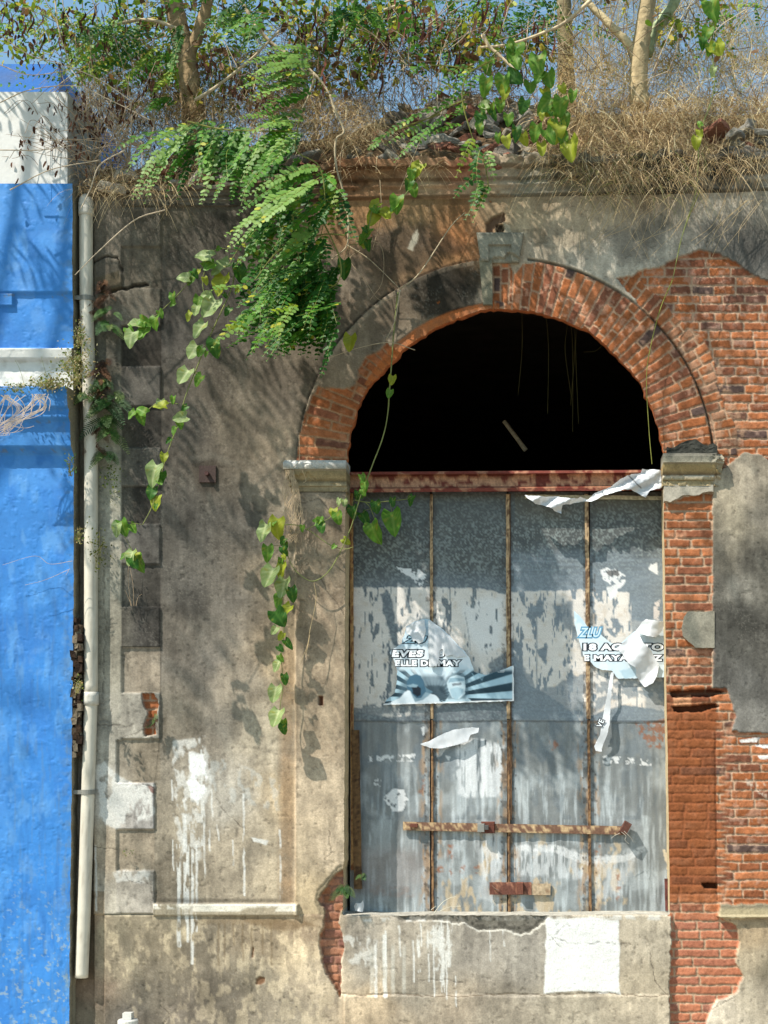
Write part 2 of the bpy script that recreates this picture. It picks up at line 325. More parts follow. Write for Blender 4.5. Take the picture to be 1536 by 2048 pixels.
    c = mix(c, (140, 134, 122), 0.2 * pmask(X, Y, [(385, 915), (420, 902), (470, 925), (480, 940), (430, 920), (395, 925)], 5, 5, 12))
    for k, p in enumerate([[(1200, 470), (1330, 440), (1330, 500), (1240, 530)], [(1390, 455), (1480, 425), (1536, 460), (1600, 540), (1536, 545), (1440, 500)]]):
        c = mix(c, (78, 76, 72), 0.45 * pmask(X, Y, p, 16, 16, 40, k) * (0.5 + f2))
    c = mix(c, (74, 66, 56), 0.6 * pmask(X, Y, [(745, 490), (800, 455), (860, 450), (930, 500), (880, 520), (820, 545), (770, 560), (740, 530)], 12, 12, 30, 3))
    c = mix(c, (196, 188, 168), 0.8 * pmask(X, Y, [(816, 500), (828, 470), (836, 462), (838, 480), (826, 505)], 2, 3, 8, 3))
    c = mix(c, (110, 96, 74), 0.5 * pmask(X, Y, [(1052, 460), (1085, 455), (1095, 480), (1075, 500), (1062, 480)], 4, 5, 9, 3))
    # washes of white paint
    def wash(p, a, k, thr=0.42, col=(222, 220, 212), soft=3, w=8):
        nonlocal c, h
        m = pmask(X, Y, p, soft, w, 18, k) * ss(thr, thr + 0.10, fbm(X, Y, 13, 4, k, sy=26)) ; c = mix(c, col, a * m); h = h + 0.0006 * m
    wash([(196, 1530), (214, 1528), (246, 1560), (312, 1570), (308, 1640), (245, 1648), (238, 1660), (205, 1645)], 0.85, 1, 0.40)
    wash([(350, 1480), (410, 1476), (430, 1560), (412, 1600), (404, 1720), (372, 1725), (352, 1640)], 0.66, 2, 0.45)
    wash([(380, 1500), (412, 1510), (415, 1570), (398, 1608), (382, 1590)], 0.9, 3, 0.25, (244, 244, 240))
    wash([(412, 1500), (560, 1560), (560, 1620), (430, 1600)], 0.35, 4, 0.46, (200, 204, 200))
    wash([(505, 1675), (540, 1682), (535, 1690), (508, 1682)], 0.9, 5, 0.2, soft=1, w=3)
    wash([(230, 1742), (300, 1740), (300, 1760), (236, 1765)], 0.6, 5, 0.35)
    for x0, y0, y1, w in [(360, 1690, 1890, 3.6), (378, 1690, 1880, 2.6), (387, 1700, 1925, 2.8), (395, 1690, 1860, 2.0), (372, 1600, 1840, 4), (410, 1600, 1760, 1.5), (425, 1560, 1640, 1.4), (437, 1640, 1680, 1.2), (489, 1590, 1790, 1.8), (562, 1660, 1800, 1.8),
            (348, 1680, 1740, 1.2), (195, 1690, 1820, 1.4), (468, 1680, 1730, 1.2), (345, 1560, 1600, 1.5), (405, 1500, 1690, 1.6), (420, 1620, 1700, 1.6), (885, 1840, 1980, 3.2), (880, 1850, 1960, 1.6), (897, 1830, 1930, 3.0), (868, 1850, 1990, 1.5),
            (857, 1850, 1960, 1.4), (838, 1870, 1940, 3.0), (828, 1880, 1960, 1.6), (893, 1900, 1995, 1.6), (772, 1860, 1930, 1.8), (800, 1850, 1910, 1.6), (843, 1845, 1890, 1.4), (980, 1850, 1920, 1.0), (1006, 1860, 1890, 1.4), (770, 1870, 1990, 4), (752, 1880, 1990, 3), (912, 1950, 2010, 1.2)]:
        m = lmask(X, Y, [(x0, y0), (x0 + 1, (y0 + y1) / 2), (x0 + 2, y1)], w, 1.0, 1.8, 22, int(x0) % 5) * ss(0.30, 0.46, fbm(X, Y, 6, 3, 2, sy=26)); c = mix(c, (232, 232, 226), 0.72 * m)
    wash([(860, 1850), (905, 1840), (902, 1930), (870, 1940), (845, 1890)], 0.8, 6, 0.52)
    wash([(690, 1870), (740, 1870), (745, 1930), (700, 1925)], 0.6, 7, 0.5)
    wash([(728, 1835), (1330, 1830), (1335, 1838), (730, 1842)], 0.7, 2, 0.42, soft=2, w=3)
    for x in (742, 768, 784, 806): c = mix(c, (226, 224, 212), 0.4 * box01(X, x, x + 7, 2) * box01(Y, 1890, 1985, 8) * (0.5 + f2))
    # brown stain on the sill, white painted square, bill traces
    c = mix(c, (110, 86, 56), 0.6 * pmask(X, Y, [(470, 1832), (610, 1838), (640, 1850), (560, 1862), (520, 1850)], 5, 6, 14, 2))
    c = mix(c, (150, 128, 98), 0.5 * box01(Y, 1826, 1846, 6) * box01(X, 400, 650, 20) * (f3 + .2))
    for x in (440, 452, 470, 488, 506, 528, 545): c = mix(c, (108, 88, 60), 0.45 * lmask(X, Y, [(x, 1845), (x + 1, 1880 + (x % 7) * 8)], 1.8, 2, 2, 18))
    msq = pmask(X, Y, [(1093, 1834), (1120, 1838), (1180, 1832), (1237, 1840), (1239, 1900), (1237, 1950), (1240, 1987), (1160, 1978), (1088, 1984), (1090, 1930)], 1.5, 3, 16, 2)
    csq = lin((242, 242, 238)) * (0.84 + 0.16 * f1)[:, None]; c = c * (1 - 0.96 * msq[:, None]) + csq * 0.96 * msq[:, None]; h = h + 0.001 * msq
    h = h + 0.012 * ss(1986, 1990, Y + 6 * (fbm(X, Y * 0, 40, 3, 3) - .5)) * (X > 690) * (X < 1340)
    mh = lmask(X, Y, [(684, 1983), (730, 1988), (790, 1984), (860, 1989), (940, 1990), (1010, 1984), (1090, 1988), (1200, 1983), (1300, 1990), (1338, 1986)], 0.9, 1.2, 3, 12); c = mix(c, (88, 74, 56), 0.85 * mh); h = h - 0.005 * mh
    # broken edge of the sill
    mb = pmask(X, Y, [(780, 1829), (1100, 1829), (1090, 1845), (1060, 1862), (1040, 1868), (1010, 1858), (960, 1862), (930, 1845), (870, 1840), (800, 1838)], 1.5, 4, 12, 4)
    c = mix(c, (104, 100, 90), 0.8 * mb); c = c * (1 - 0.5 * mb * ss(.45, .7, f2))[:, None]; h = h - 0.016 * mb + 0.006 * mb * (f2 - .5)
    ed = lmask(X, Y, [(870, 1842), (930, 1846), (960, 1862), (1010, 1860), (1040, 1869), (1062, 1862), (1092, 1845)], 1.0, 1.0, 4, 12, 4); c = mix(c, (226, 222, 208), 0.7 * ed)
    # ledges
    ml = box01(Y, 1806, 1829, 1.0) * box01(X, 311, 600, 1.5); c = mix(c, (178, 166, 142), 0.6 * ml)
    mlw = ml * box01(Y, 1806, 1821, 1.5) * box01(X, 390, 596, 2) * (1 - pmask(X, Y, [(478, 1822), (500, 1812), (560, 1812), (545, 1830), (480, 1830)], 2, 3, 9)) + ml * box01(Y, 1806, 1816, 2) * (X < 390) * ss(.45, .6, f2)
    c = mix(c, (236, 230, 214), 0.85 * mlw); h = h + 0.028 * ml
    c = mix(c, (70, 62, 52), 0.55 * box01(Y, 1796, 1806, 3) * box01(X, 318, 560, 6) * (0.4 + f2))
    ml2 = pmask(X, Y, [(1434, 1806), (1470, 1803), (1700, 1805), (1700, 1834), (1432, 1834), (1436, 1820)], 1, 2, 12); c = mix(c, (186, 172, 138), 0.8 * ml2); c = mix(c, (110, 104, 90), 0.7 * ml2 * ss(1820, 1810, Y)); h = h + 0.03 * ml2
    # ---- exposed brick
    def expose(m, cb, mj, jc, hb, drop, rim=0.25):
        nonlocal c, h
        cc = jc * (1 - mj[:, None]) + cb * mj[:, None]; c = c * (1 - m[:, None]) + cc * m[:, None]; h = h * (1 - m) + (hb + 0.006 * mj + 0.006 * (f2 - .5) + .003 * (fine - .5)) * m
        return m
    jcol = lin((178, 150, 124)) * (0.75 + 0.5 * f2)[:, None]
    mj, r1, r2 = bricks(X, Y - 14, 88, 18.0, 1); cb = brick_col(r1, r2, X, Y)
    eff = ss(0.56, 0.70, fbm(X, Y, 14, 4, 5)) ; cb2 = cb * (1 - 0.35 * eff[:, None]) + lin((206, 170, 148)) * 0.35 * eff[:, None]
    # right wall
    pR = [(1232, 560), (1262, 556), (1290, 540), (1320, 538), (1350, 520), (1378, 510), (1400, 503), (1412, 504), (1440, 512), (1470, 528), (1490, 541), (1520, 560), (1570, 575), (1700, 585), (1700, 912), (1540, 925), (1520, 912), (1490, 905), (1470, 918), (1452, 936), (1430, 950), (1404, 930), (1404, 830), (1340, 692), (1290, 625)]
    mr = pmask(X, Y, pR, 1.2, 4, 12, 1); jc2 = lin((184, 154, 128)) * (0.7 + 0.6 * f2)[:, None]
    lime = pmask(X, Y, [(1405, 690), (1440, 720), (1470, 800), (1500, 860), (1480, 905), (1440, 900), (1425, 800)], 8, 8, 20, 2) * ss(.38, .55, f2)
    cbr = cb2 * (1 - 0.6 * lime[:, None]) + lin((176, 140, 112)) * 0.6 * lime[:, None]
    expose(mr, cbr, mj, jc2, 0.004, 0)
    # pier
    pP = [(1318, 1004), (1342, 1006), (1370, 995), (1395, 990), (1424, 984), (1424, 1222), (1400, 1226), (1372, 1230), (1366, 1255), (1370, 1278), (1392, 1294), (1424, 1294), (1424, 1376), (1452, 1378), (1460, 1400), (1470, 1430), (1463, 1462), (1500, 1466), (1700, 1470), (1700, 1806), (1500, 1806), (1440, 1808), (1434, 1832), (1450, 1840), (1470, 1850), (1476, 1885), (1468, 1920), (1484, 1950), (1470, 1985), (1430, 2000), (1412, 2040), (1400, 2120), (1345, 2120), (1338, 2000), (1342, 1830), (1335, 1830), (1318, 1600)]
    mp = pmask(X, Y, pP, 1.2, 3.5, 11, 3)
    mjp, p1, p2 = bricks(X - 1332, Y - 4, 92, 18.2, 2, 2.0)
    low = ss(1380, 1420, Y) * ss(1820, 1780, Y) * box01(X, 1300, 1432, 3)
    mjq = mjp * (1 - low) + (0.30 + 0.70 * mjp) * low
    cp = brick_col(p1, p2, X, Y); cp = cp * (1 - 0.3 * eff[:, None]) + lin((208, 150, 116)) * 0.3 * eff[:, None]
    cp = cp * (1 - 0.66 * low[:, None]) + lin((138, 82, 50)) * (0.30 + 0.65 * f1 + .45 * f3)[:, None] * 0.66 * low[:, None]
    bot = ss(1800, 1850, Y)
    cp = cp * (1 - 0.5 * bot[:, None]) + lin((196, 128, 104)) * (0.7 + 0.6 * f2)[:, None] * 0.5 * bot[:, None]
    jp = jcol * (1 - low[:, None]) + lin((150, 90, 58)) * low[:, None]
    rr = ss(1436, 1460, X) * ss(1440, 1470, Y) * (Y < 1810); cp = cp * (1 - rr[:, None]) + cb2 * rr[:, None]; jp = jp * (1 - rr[:, None]) + jc2 * rr[:, None]; mjq = mjq * (1 - rr) + mj * rr
    expose(mp, cp, mjq, jp, 0.008, 0)
    # holes in the pier
    for p in ([(1340, 1382), (1424, 1378), (1450, 1384), (1418, 1394), (1345, 1396)], [(1345, 1414), (1424, 1408), (1440, 1412), (1400, 1424), (1348, 1424)], [(1404, 1766), (1434, 1766), (1434, 1778), (1408, 1776)]):
        m = pmask(X, Y, p, 1.5, 2.5, 8, 1); c = mix(c, (70, 34, 22), 0.8 * m); h = h - 0.045 * m
    m = pmask(X, Y, [(1345, 1395), (1382, 1390), (1382, 1412), (1348, 1412)], 1.5, 2, 8); c = mix(c, (214, 158, 118), 0.7 * m)
    mv = lmask(X, Y, [(1430, 1465), (1431, 1600), (1434, 1800)], 1.0, 1.5, 2, 20); c = mix(c, (96, 50, 30), 0.7 * mv); h = h - 0.006 * mv
    c = mix(c, (222, 170, 136), 0.5 * pmask(X, Y, [(1335, 1066), (1372, 1066), (1370, 1078), (1338, 1080)], 3, 3, 9) + 0.35 * pmask(X, Y, [(1335, 1300), (1424, 1296), (1420, 1350), (1336, 1372)], 6, 8, 12) * ss(.4, .6, f2))  # pale sun dapples painted on the pier brick
    for p in ([(1478, 1480), (1520, 1474), (1512, 1484), (1480, 1486)], [(1508, 1490), (1560, 1486), (1560, 1498), (1512, 1494)], [(1515, 1512), (1560, 1508), (1560, 1520), (1520, 1518)]):
        m = pmask(X, Y, p, 1, 2, 8); c = mix(c, (236, 236, 232), 0.9 * m)
    m = pmask(X, Y, [(1490, 1560), (1530, 1565), (1536, 1600), (1500, 1580)], 3, 5, 9, 3) * ss(.4, .55, f2); c = mix(c, (222, 206, 186), 0.6 * m)
    # arch bricks on the right, double ring
    tan_u = np.radians(ang) * 365.0; rd = rad - ARC[2]
    mja, a1, a2 = bricks(rd + 6, tan_u, 103, 18.6, 5, 1.7, 1.4)
    pA = ss(417, 414, rad + 4 * (f2 - .5)) * ((X > 985) & (Y < 912)) * (1 - pmask(X, Y, [(985, 500), (1030, 500), (1078, 528), (1046, 532), (1030, 552), (1018, 528), (985, 540)], 1.2, 3, 9))
    ca = brick_col(a1, a2, X, Y); ca = ca * (1 - 0.4 * eff[:, None]) + lin((214, 168, 140)) * 0.4 * eff[:, None]
    jca = lin((182, 148, 120)) * (0.7 + 0.6 * f2)[:, None]
    expose(pA * 1.0, ca, mja, jca, 0.022, 0)
    mjo, o1, o2 = bricks((rad - 418) * 1.0, np.radians(ang) * 440, 60, 19.0, 6, 2.1, 1.2)
    outer = 460 + 10 * (f1 - .5) * 2 + 8 * np.sin(np.radians(ang) * 14)
    pO = ss(outer + 1, outer - 1, rad) * ss(417, 419, rad) * (ang < 58) * (ang > 3) * (X > 1100) * mr
    co = brick_col(o1, o2, X, Y); lm = ss(.42, .6, fbm(X, Y, 18, 4, 4)) * ss(46, 34, ang); co = co * (1 - 0.6 * lm[:, None]) + lin((176, 142, 116)) * 0.6 * lm[:, None]
    expose(pO, co, mjo, jca, 0.010, 0)
    g = box01(rad, 413, 418, 1.6) * (ang < 84) * (ang > 1) * (Y < 912) * (X > 1040); c = mix(c, (62, 58, 46), 0.75 * g * (0.55 + 0.9 * f1)); h = h - 0.010 * g
    # arch bricks on the left
    pl = [(596, 926), (600, 880), (610, 838), (628, 795), (640, 778), (690, 782), (712, 776), (720, 745), (735, 716), (762, 706), (776, 690), (830, 740), (720, 928)]
    ml_ = pmask(X, Y, pl, 1.2, 3.5, 10, 2) * (Y < 928); mjl, l1, l2 = bricks(rd + 3, tan_u + 7, 100, 18.6, 7, 2.0, 1.4)
    cl = brick_col(l1 * 0.95, l2, X, Y); cl = cl * (1 - 0.4 * eff[:, None]) + lin((190, 140, 108)) * 0.4 * eff[:, None]
    expose(ml_, cl, mjl, lin((170, 132, 100)) * (0.7 + .6 * f2)[:, None], 0.03, 0)
    rim = ss(ARC[2] + 12 + 8 * (f1 - .5), ARC[2] + 9, rad) * (ang > 92) * (ang < 150) * (Y < 900); c = mix(c, (190, 112, 62), 0.75 * rim * (0.5 + f2)); h = h - 0.01 * rim
    kb = pmask(X, Y, [(984, 536), (1020, 530), (1024, 612), (986, 602)], 1.2, 2, 8)
    mjk, k1, k2 = bricks(Y, X - 986, 60, 16, 3, 1.8, 1); expose(kb, brick_col(k1, k2, X, Y), mjk, jca, 0.02, 0)
    # holes in the plaster: left of the door, in the quoins, above the keystone
    pH = [(686, 1738), (672, 1748), (655, 1772), (645, 1785), (640, 1800), (650, 1822), (652, 1840), (645, 1860), (640, 1885), (645, 1915), (652, 1945), (668, 1965), (682, 1992), (684, 1960), (684, 1920), (690, 1900), (686, 1868), (678, 1845), (684, 1820), (705, 1800), (705, 1738)]
    rimH = pmask(X, Y, pH, 2, 5, 16, 2, grow=9) * (Y < 1830); c = mix(c, (128, 116, 94), 0.6 * rimH); h = h - 0.006 * rimH
    mh_ = pmask(X, Y, pH, 1.2, 3.5, 10, 2); mjh, h1, h2 = bricks(X - 640, Y - 4, 46, 17.5, 4, 2.0)
    expose(mh_, brick_col(h1, h2, X, Y) * (lin((176, 108, 96)) / lin((170, 72, 36))) ** .35, mjh, lin((150, 112, 92)) * (0.7 + .6 * f2)[:, None], -0.006, 0)
    pq = pmask(X, Y, [(286, 1388), (310, 1388), (322, 1410), (312, 1440), (316, 1468), (292, 1472), (292, 1450), (300, 1430), (290, 1410)], 1.2, 2.5, 8, 2); expose(pq, brick_col(r2 * .8, r1, X, Y), mj, jcol, 0.0, 0)
    c = mix(c, (120, 60, 42), 0.7 * pmask(X, Y, [(300, 1572), (312, 1572), (312, 1588), (304, 1582)], 1, 2, 6))
    pk = pmask(X, Y, [(975, 472), (972, 452), (985, 440), (996, 432), (1008, 430), (1012, 445), (1000, 450), (988, 462), (985, 472)], 1.2, 2.5, 8, 2); c = mix(c, (104, 78, 62), 0.85 * pk); h = h - 0.02 * pk
    pk2 = pmask(X, Y, [(994, 474), (992, 452), (1004, 450), (1010, 460), (1006, 470), (1000, 474)], 1.0, 1.5, 6, 2); c = mix(c, (32, 26, 22), 0.9 * pk2); h = h - 0.03 * pk2
    c = mix(c, (196, 184, 160), 0.6 * pmask(X, Y, [(1008, 474), (1008, 448), (1020, 455), (1026, 474)], 1.2, 2, 8))
    c = mix(c, (118, 70, 48), 0.9 * pmask(X, Y, [(640, 1392), (648, 1392), (648, 1412), (640, 1410)], 0.8, 1, 6)); h = h - 0.03 * box01(X, 640, 647, .7) * box01(Y, 1393, 1411, .7)
    for p in ([(515, 1955), (522, 1950), (532, 1952), (533, 1962), (524, 1968), (514, 1966)], [(507, 1895), (510, 1890), (509, 1912), (506, 1914)]):
        m = pmask(X, Y, p, 1, 2, 7); c = mix(c, (120, 84, 58), 0.85 * m); h = h - 0.008 * m
    # loose broken blocks at the top left
    cr = lmask(X, Y, [(196, 590), (225, 588), (250, 582), (270, 576), (296, 572)], 3.0, 2, 4, 14); c = mix(c, (46, 40, 34), 0.85 * cr); h = h - 0.02 * cr
    cr = lmask(X, Y, [(192, 530), (210, 518), (240, 520), (247, 545)], 2.0, 1.5, 4, 10); c = mix(c, (52, 46, 38), 0.8 * cr); h = h - 0.012 * cr
    m = pmask(X, Y, [(196, 560), (244, 545), (248, 578), (200, 600)], 3, 4, 12); c = mix(c, (96, 84, 62), .6 * m)
    # cracks
    CR = [[(214, 1140), (210, 1190), (216, 1260), (210, 1330)], [(214, 1340), (210, 1400)], [(196, 1450), (240, 1452), (290, 1448)], [(240, 1480), (262, 1470), (290, 1458)], [(437, 1595), (450, 1625), (476, 1645), (490, 1655)], [(690, 1230), (660, 1190), (640, 1150)],
          [(1098, 1864), (1110, 1880), (1125, 1895)], [(1112, 1868), (1128, 1852), (1142, 1848)], [(1100, 1876), (1150, 1885), (1200, 1882), (1260, 1886)], [(250, 1745), (262, 1762), (300, 1768)], [(305, 1765), (308, 1800)], [(190, 1690), (240, 1700)],
          [(242, 1565), (280, 1562), (312, 1575), (314, 1590)], [(1300, 1900), (1310, 1960), (1330, 1985)], [(835, 1960), (900, 1955), (930, 1965)], [(325, 2010), (345, 2025), (330, 2045)], [(600, 1010), (640, 1000), (660, 1020)], [(1395, 2035), (1430, 2010), (1470, 1990)], [(660, 1660), (665, 1700), (650, 1720)], [(1440, 1600), (1470, 1610)]]
    for k, p in enumerate(CR):
        m = lmask(X, Y, p, 0.55, 0.9, 5, 14, k % 5); c = mix(c, (58, 50, 42), 0.75 * m); h = h - 0.003 * m
    # the narrow slot by the neighbour
    m = ss(192, 189, X); c = mix(c, (92, 80, 64), 0.55 * m * (Y < 1960)); h = h * (1 - m) + 0.0 * m
    return np.clip(c, 0.008, 0.9), h

AMUL = 0.80
def facade_mesh():
    xs = np.concatenate([np.arange(60, 132, 12), np.arange(132, 1562, 2.0), np.arange(1562, 3000, 40)])
    ys = np.concatenate([np.arange(372, 2080, 2.0), np.arange(2080, 2200, 20)])
    X, Y = np.meshgrid(xs, ys); sh = X.shape; X = X.ravel().copy(); Y = Y.ravel().copy()
    keep = np.ones(X.shape, bool)
    idx = np.where((X > 670) & (X < 1350) & (Y > 600) & (Y < 1845))[0]
    d, nx, ny = seg_near(X[idx], Y[idx], OPEN)
    snap = (d < 0) & (d > -2.85); X[idx[snap]] = nx[snap]; Y[idx[snap]] = ny[snap]; keep[idx[d <= -2.85]] = False
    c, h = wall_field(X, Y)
    V = np.stack([WX(X), -h, WZ(Y)], -1)
    k = keep.reshape(sh); kf = k[:-1, :-1] & k[1:, :-1] & k[1:, 1:] & k[:-1, 1:]
    F = gridfaces(sh[0], sh[1], kf)
    used = np.zeros(len(V), bool); used[F.ravel()] = True; re = np.cumsum(used) - 1
    return V[used], re[F], c[used] * AMUL

old = thing('derelict_building', 'old roofless masonry building with arched doorway, bare red brick and stained plaster', 'building', (0.7, 0.0, 0.0))
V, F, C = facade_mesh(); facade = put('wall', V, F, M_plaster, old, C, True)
# reveal of the opening: the thickness of the wall
P = np.array(OPEN); P2 = []
for i in range(len(P)):
    a = P[i]; b = P[(i + 1) % len(P)]; n = max(1, int(np.hypot(*(b - a)) / 3)); P2 += [a + (b - a) * j / n for j in range(n)]
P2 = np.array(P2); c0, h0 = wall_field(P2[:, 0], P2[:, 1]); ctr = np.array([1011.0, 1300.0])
deps = np.array([0, 0.012, 0.03, 0.06, 0.1, 0.16, 0.24, 0.34, 0.46]); rows = []; cols = []
for i, dp in enumerate(deps):
    nz = fbm(P2[:, 0] * 1.0, P2[:, 1] + dp * 900, 16, 3, 3) - .5; off = (nz * 5 if i else 0)
    arch = P2[:, 1] < 938; back = 75 * ss(.07, .13, dp) * arch
    q = P2 + norm(P2 - np.array([1011.0, 935.0])) * ((off if i else 0) * np.ones(len(P2)) * np.where(arch, 1, .4) + back)[:, None]
    rows.append(np.stack([WX(q[:, 0]), -h0 + dp, WZ(q[:, 1])], -1))
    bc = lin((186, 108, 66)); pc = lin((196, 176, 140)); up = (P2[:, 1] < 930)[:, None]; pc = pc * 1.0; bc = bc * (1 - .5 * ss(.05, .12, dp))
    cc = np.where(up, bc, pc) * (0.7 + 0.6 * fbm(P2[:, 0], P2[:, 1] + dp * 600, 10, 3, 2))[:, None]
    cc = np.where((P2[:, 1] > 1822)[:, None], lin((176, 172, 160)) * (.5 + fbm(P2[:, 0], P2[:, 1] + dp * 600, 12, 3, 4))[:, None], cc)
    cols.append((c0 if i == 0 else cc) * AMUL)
R = np.stack(rows); n = len(P2); i = np.arange(len(deps) * n).reshape(len(deps), n); j = np.roll(i, -1, 1)
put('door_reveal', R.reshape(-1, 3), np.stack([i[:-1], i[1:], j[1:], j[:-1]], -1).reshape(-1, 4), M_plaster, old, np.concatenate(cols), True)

# room behind: floor, ceiling, back and side walls, far end of the building
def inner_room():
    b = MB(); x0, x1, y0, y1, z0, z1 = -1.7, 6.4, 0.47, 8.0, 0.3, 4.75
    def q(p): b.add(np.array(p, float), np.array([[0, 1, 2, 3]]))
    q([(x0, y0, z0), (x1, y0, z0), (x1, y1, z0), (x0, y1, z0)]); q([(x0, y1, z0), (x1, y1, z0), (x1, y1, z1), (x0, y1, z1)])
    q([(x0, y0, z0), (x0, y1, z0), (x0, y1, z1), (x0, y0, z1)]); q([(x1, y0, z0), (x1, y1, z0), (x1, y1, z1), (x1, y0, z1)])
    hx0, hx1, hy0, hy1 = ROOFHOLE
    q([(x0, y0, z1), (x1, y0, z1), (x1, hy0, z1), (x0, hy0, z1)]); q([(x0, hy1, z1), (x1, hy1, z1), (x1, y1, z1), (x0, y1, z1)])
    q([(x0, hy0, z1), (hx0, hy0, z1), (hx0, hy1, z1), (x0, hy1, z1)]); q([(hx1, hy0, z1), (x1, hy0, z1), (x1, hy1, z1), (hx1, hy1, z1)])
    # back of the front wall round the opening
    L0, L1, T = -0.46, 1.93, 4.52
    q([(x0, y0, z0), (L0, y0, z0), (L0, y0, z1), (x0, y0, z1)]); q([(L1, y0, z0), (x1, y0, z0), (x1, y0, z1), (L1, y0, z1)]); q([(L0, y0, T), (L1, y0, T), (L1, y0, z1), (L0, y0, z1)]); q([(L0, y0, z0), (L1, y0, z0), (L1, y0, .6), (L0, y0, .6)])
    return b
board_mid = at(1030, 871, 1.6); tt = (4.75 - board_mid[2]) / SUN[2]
hp = board_mid + SUN * tt; ROOFHOLE = (hp[0] - .13, hp[0] + .13, hp[1] - .05, hp[1] + .05)  # ceiling gap added on the sun's line to the board
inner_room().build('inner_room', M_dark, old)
bd = MB(); a = at(1008, 842, 1.6); e = at(1052, 901, 1.6); V_, F_ = tube(np.stack([a, (a + e) / 2, e]), 0.016, 0.018, 4); bd.add(V_, F_, lin((200, 180, 150))); tag(centre(bd.build('broken_board', M_wood)), 'pale broken lath slanting in the dark room behind the arch', 'board')

# cornice
def cornice():
    xs = np.concatenate([np.arange(186, 1562, 2.5), np.arange(1562, 3000, 40)])
    top = np.interp(xs, [186, 260, 330, 460, 600, 640, 700, 760, 1000, 1200, 1536, 3000], [390, 384, 378, 372, 345, 336, 330, 326, 326, 322, 312, 305])
    bot = np.interp(xs, [186, 330, 460, 640, 900, 1100, 1300, 1536, 3000], [416, 418, 418, 408, 402, 398, 394, 388, 380])
    lost = ss(640, 560, xs)     # the upper mouldings are gone at the left
    prof = [(-0.30, -0.16), (0.0, -0.16), (0.0, 0.105), (0.02, 0.115), (0.24, 0.112), (0.27, 0.085), (0.30, 0.080), (0.52, 0.078), (0.55, 0.062), (0.60, 0.060), (0.70, 0.070), (0.76, 0.056), (0.93, 0.052), (0.97, 0.036), (1.0, 0.024)]
    R = []; Cc = []; prev = None
    dense = []
    for k in range(len(prof) - 1):
        (t0, p0), (t1, p1) = prof[k], prof[k + 1]; n = max(1, int(abs(t1 - t0) * 74 / 2.5) + int(abs(p1 - p0) / .012))
        dense += [(t0 + (t1 - t0) * j / n, p0 + (p1 - p0) * j / n) for j in range(n)]
    dense.append(prof[-1])
    for t, p in dense:
        y = top + (bot - top) * max(t, 0) ; f = fbm(xs, y * 0 + t * 300, 30, 4, 2); g = fbm(xs, y, 9, 3, 3)
        jag = (fbm(xs, xs * 0, 26, 4, 5) - .5) * (26 if t <= .25 else 10) * (1 - max(t, 0)) ** 2
        chip = ss(0.60, 0.68, fbm(xs, y * 1.6, 34, 4, 6)) * (0.02 if p > .05 else 0.01)
        pp = p * (1 - lost * 0.45 * (p > 0.05)) - chip * (p > 0) + 0.006 * (g - .5)
        yy = y + jag * (t < .6)
        R.append(np.stack([WX(xs), -pp, WZ(yy) + 0 * xs], -1))
        col = rbf(xs + 30 * (f - .5), yy + 8 * (g - .5), [(200, 400, 122, 114, 100), (300, 395, 132, 124, 108), (420, 390, 128, 116, 98), (520, 380, 110, 94, 74), (620, 360, 112, 86, 58), (700, 350, 146, 96, 52), (760, 385, 168, 120, 72), (800, 345, 158, 110, 66), (850, 370, 178, 146, 104), (880, 340, 176, 128, 84),
            (930, 345, 178, 108, 66), (960, 385, 180, 150, 108), (1020, 345, 184, 160, 128), (1060, 375, 150, 142, 120), (1120, 345, 128, 120, 98), (1200, 380, 142, 132, 108), (1260, 345, 84, 80, 66), (1350, 350, 60, 58, 50), (1400, 335, 128, 112, 86), (1440, 350, 66, 64, 56), (1500, 350, 70, 68, 60), (1500, 368, 176, 168, 148), (1400, 372, 120, 114, 98), (1530, 385, 188, 180, 160)], 16)
        col = col * .75 + col.mean(1, keepdims=True) * .25; col = col * (0.6 + 0.8 * f)[:, None] * (0.75 + .5 * g)[:, None]
        moss = ss(.5, .64, fbm(xs, y * 2, 22, 4, 1)) * ss(1080, 1200, xs); col = col * (1 - .5 * moss)[:, None]
        seam = 1 - 0.45 * (abs(t - .54) < .03) - .4 * (abs(t - .26) < .03) - .4 * (abs(t - .95) < .03)
        Cc.append(col * seam * AMUL)
    R = np.stack(R); m, n = R.shape[:2]
    # left end cap
    V = R.reshape(-1, 3); F = [gridfaces(m, n)]
    return V, F, np.concatenate(Cc)
V, F, C = cornice(); put('cornice', V, F, M_plaster, old, C, True)
b = MB(); b.add(boxv(WX(184), WX(187.5), -.10, .3, WZ(417), WZ(392)), BOXF, lin((110, 102, 90)) * .8); b.build('cornice_end', M_plaster, old)

# keystone, relief plate with a sunk panel
def relief(name, px0, px1, py0, py1, fn, mat, parent, step=2.0, skirt=0.03, mul=AMUL):
    xs = np.arange(px0, px1 + .1, step); ys = np.arange(py0, py1 + .1, step); X, Y = np.meshgrid(xs, ys); sh = X.shape
    hx, c, dx, dy = fn(X.ravel(), Y.ravel()); V = np.stack([WX(X.ravel() + dx), -hx, WZ(Y.ravel() + dy)], -1)
    F = [gridfaces(*sh)]; i = np.arange(sh[0] * sh[1]).reshape(sh); ring = np.concatenate([i[0, :-1], i[:-1, -1], i[-1, :0:-1], i[:0:-1, 0]])
    B = V[ring].copy(); B[:, 1] += skirt + hx[ring]; nb = len(V); r2 = np.arange(len(ring)) + nb
    F.append(np.stack([ring, np.roll(ring, -1), np.roll(r2, -1), r2], -1)); V = np.concatenate([V, B]); c = np.concatenate([c, c[ring]])
    return put(name, V, F, mat, parent, c * mul, False)
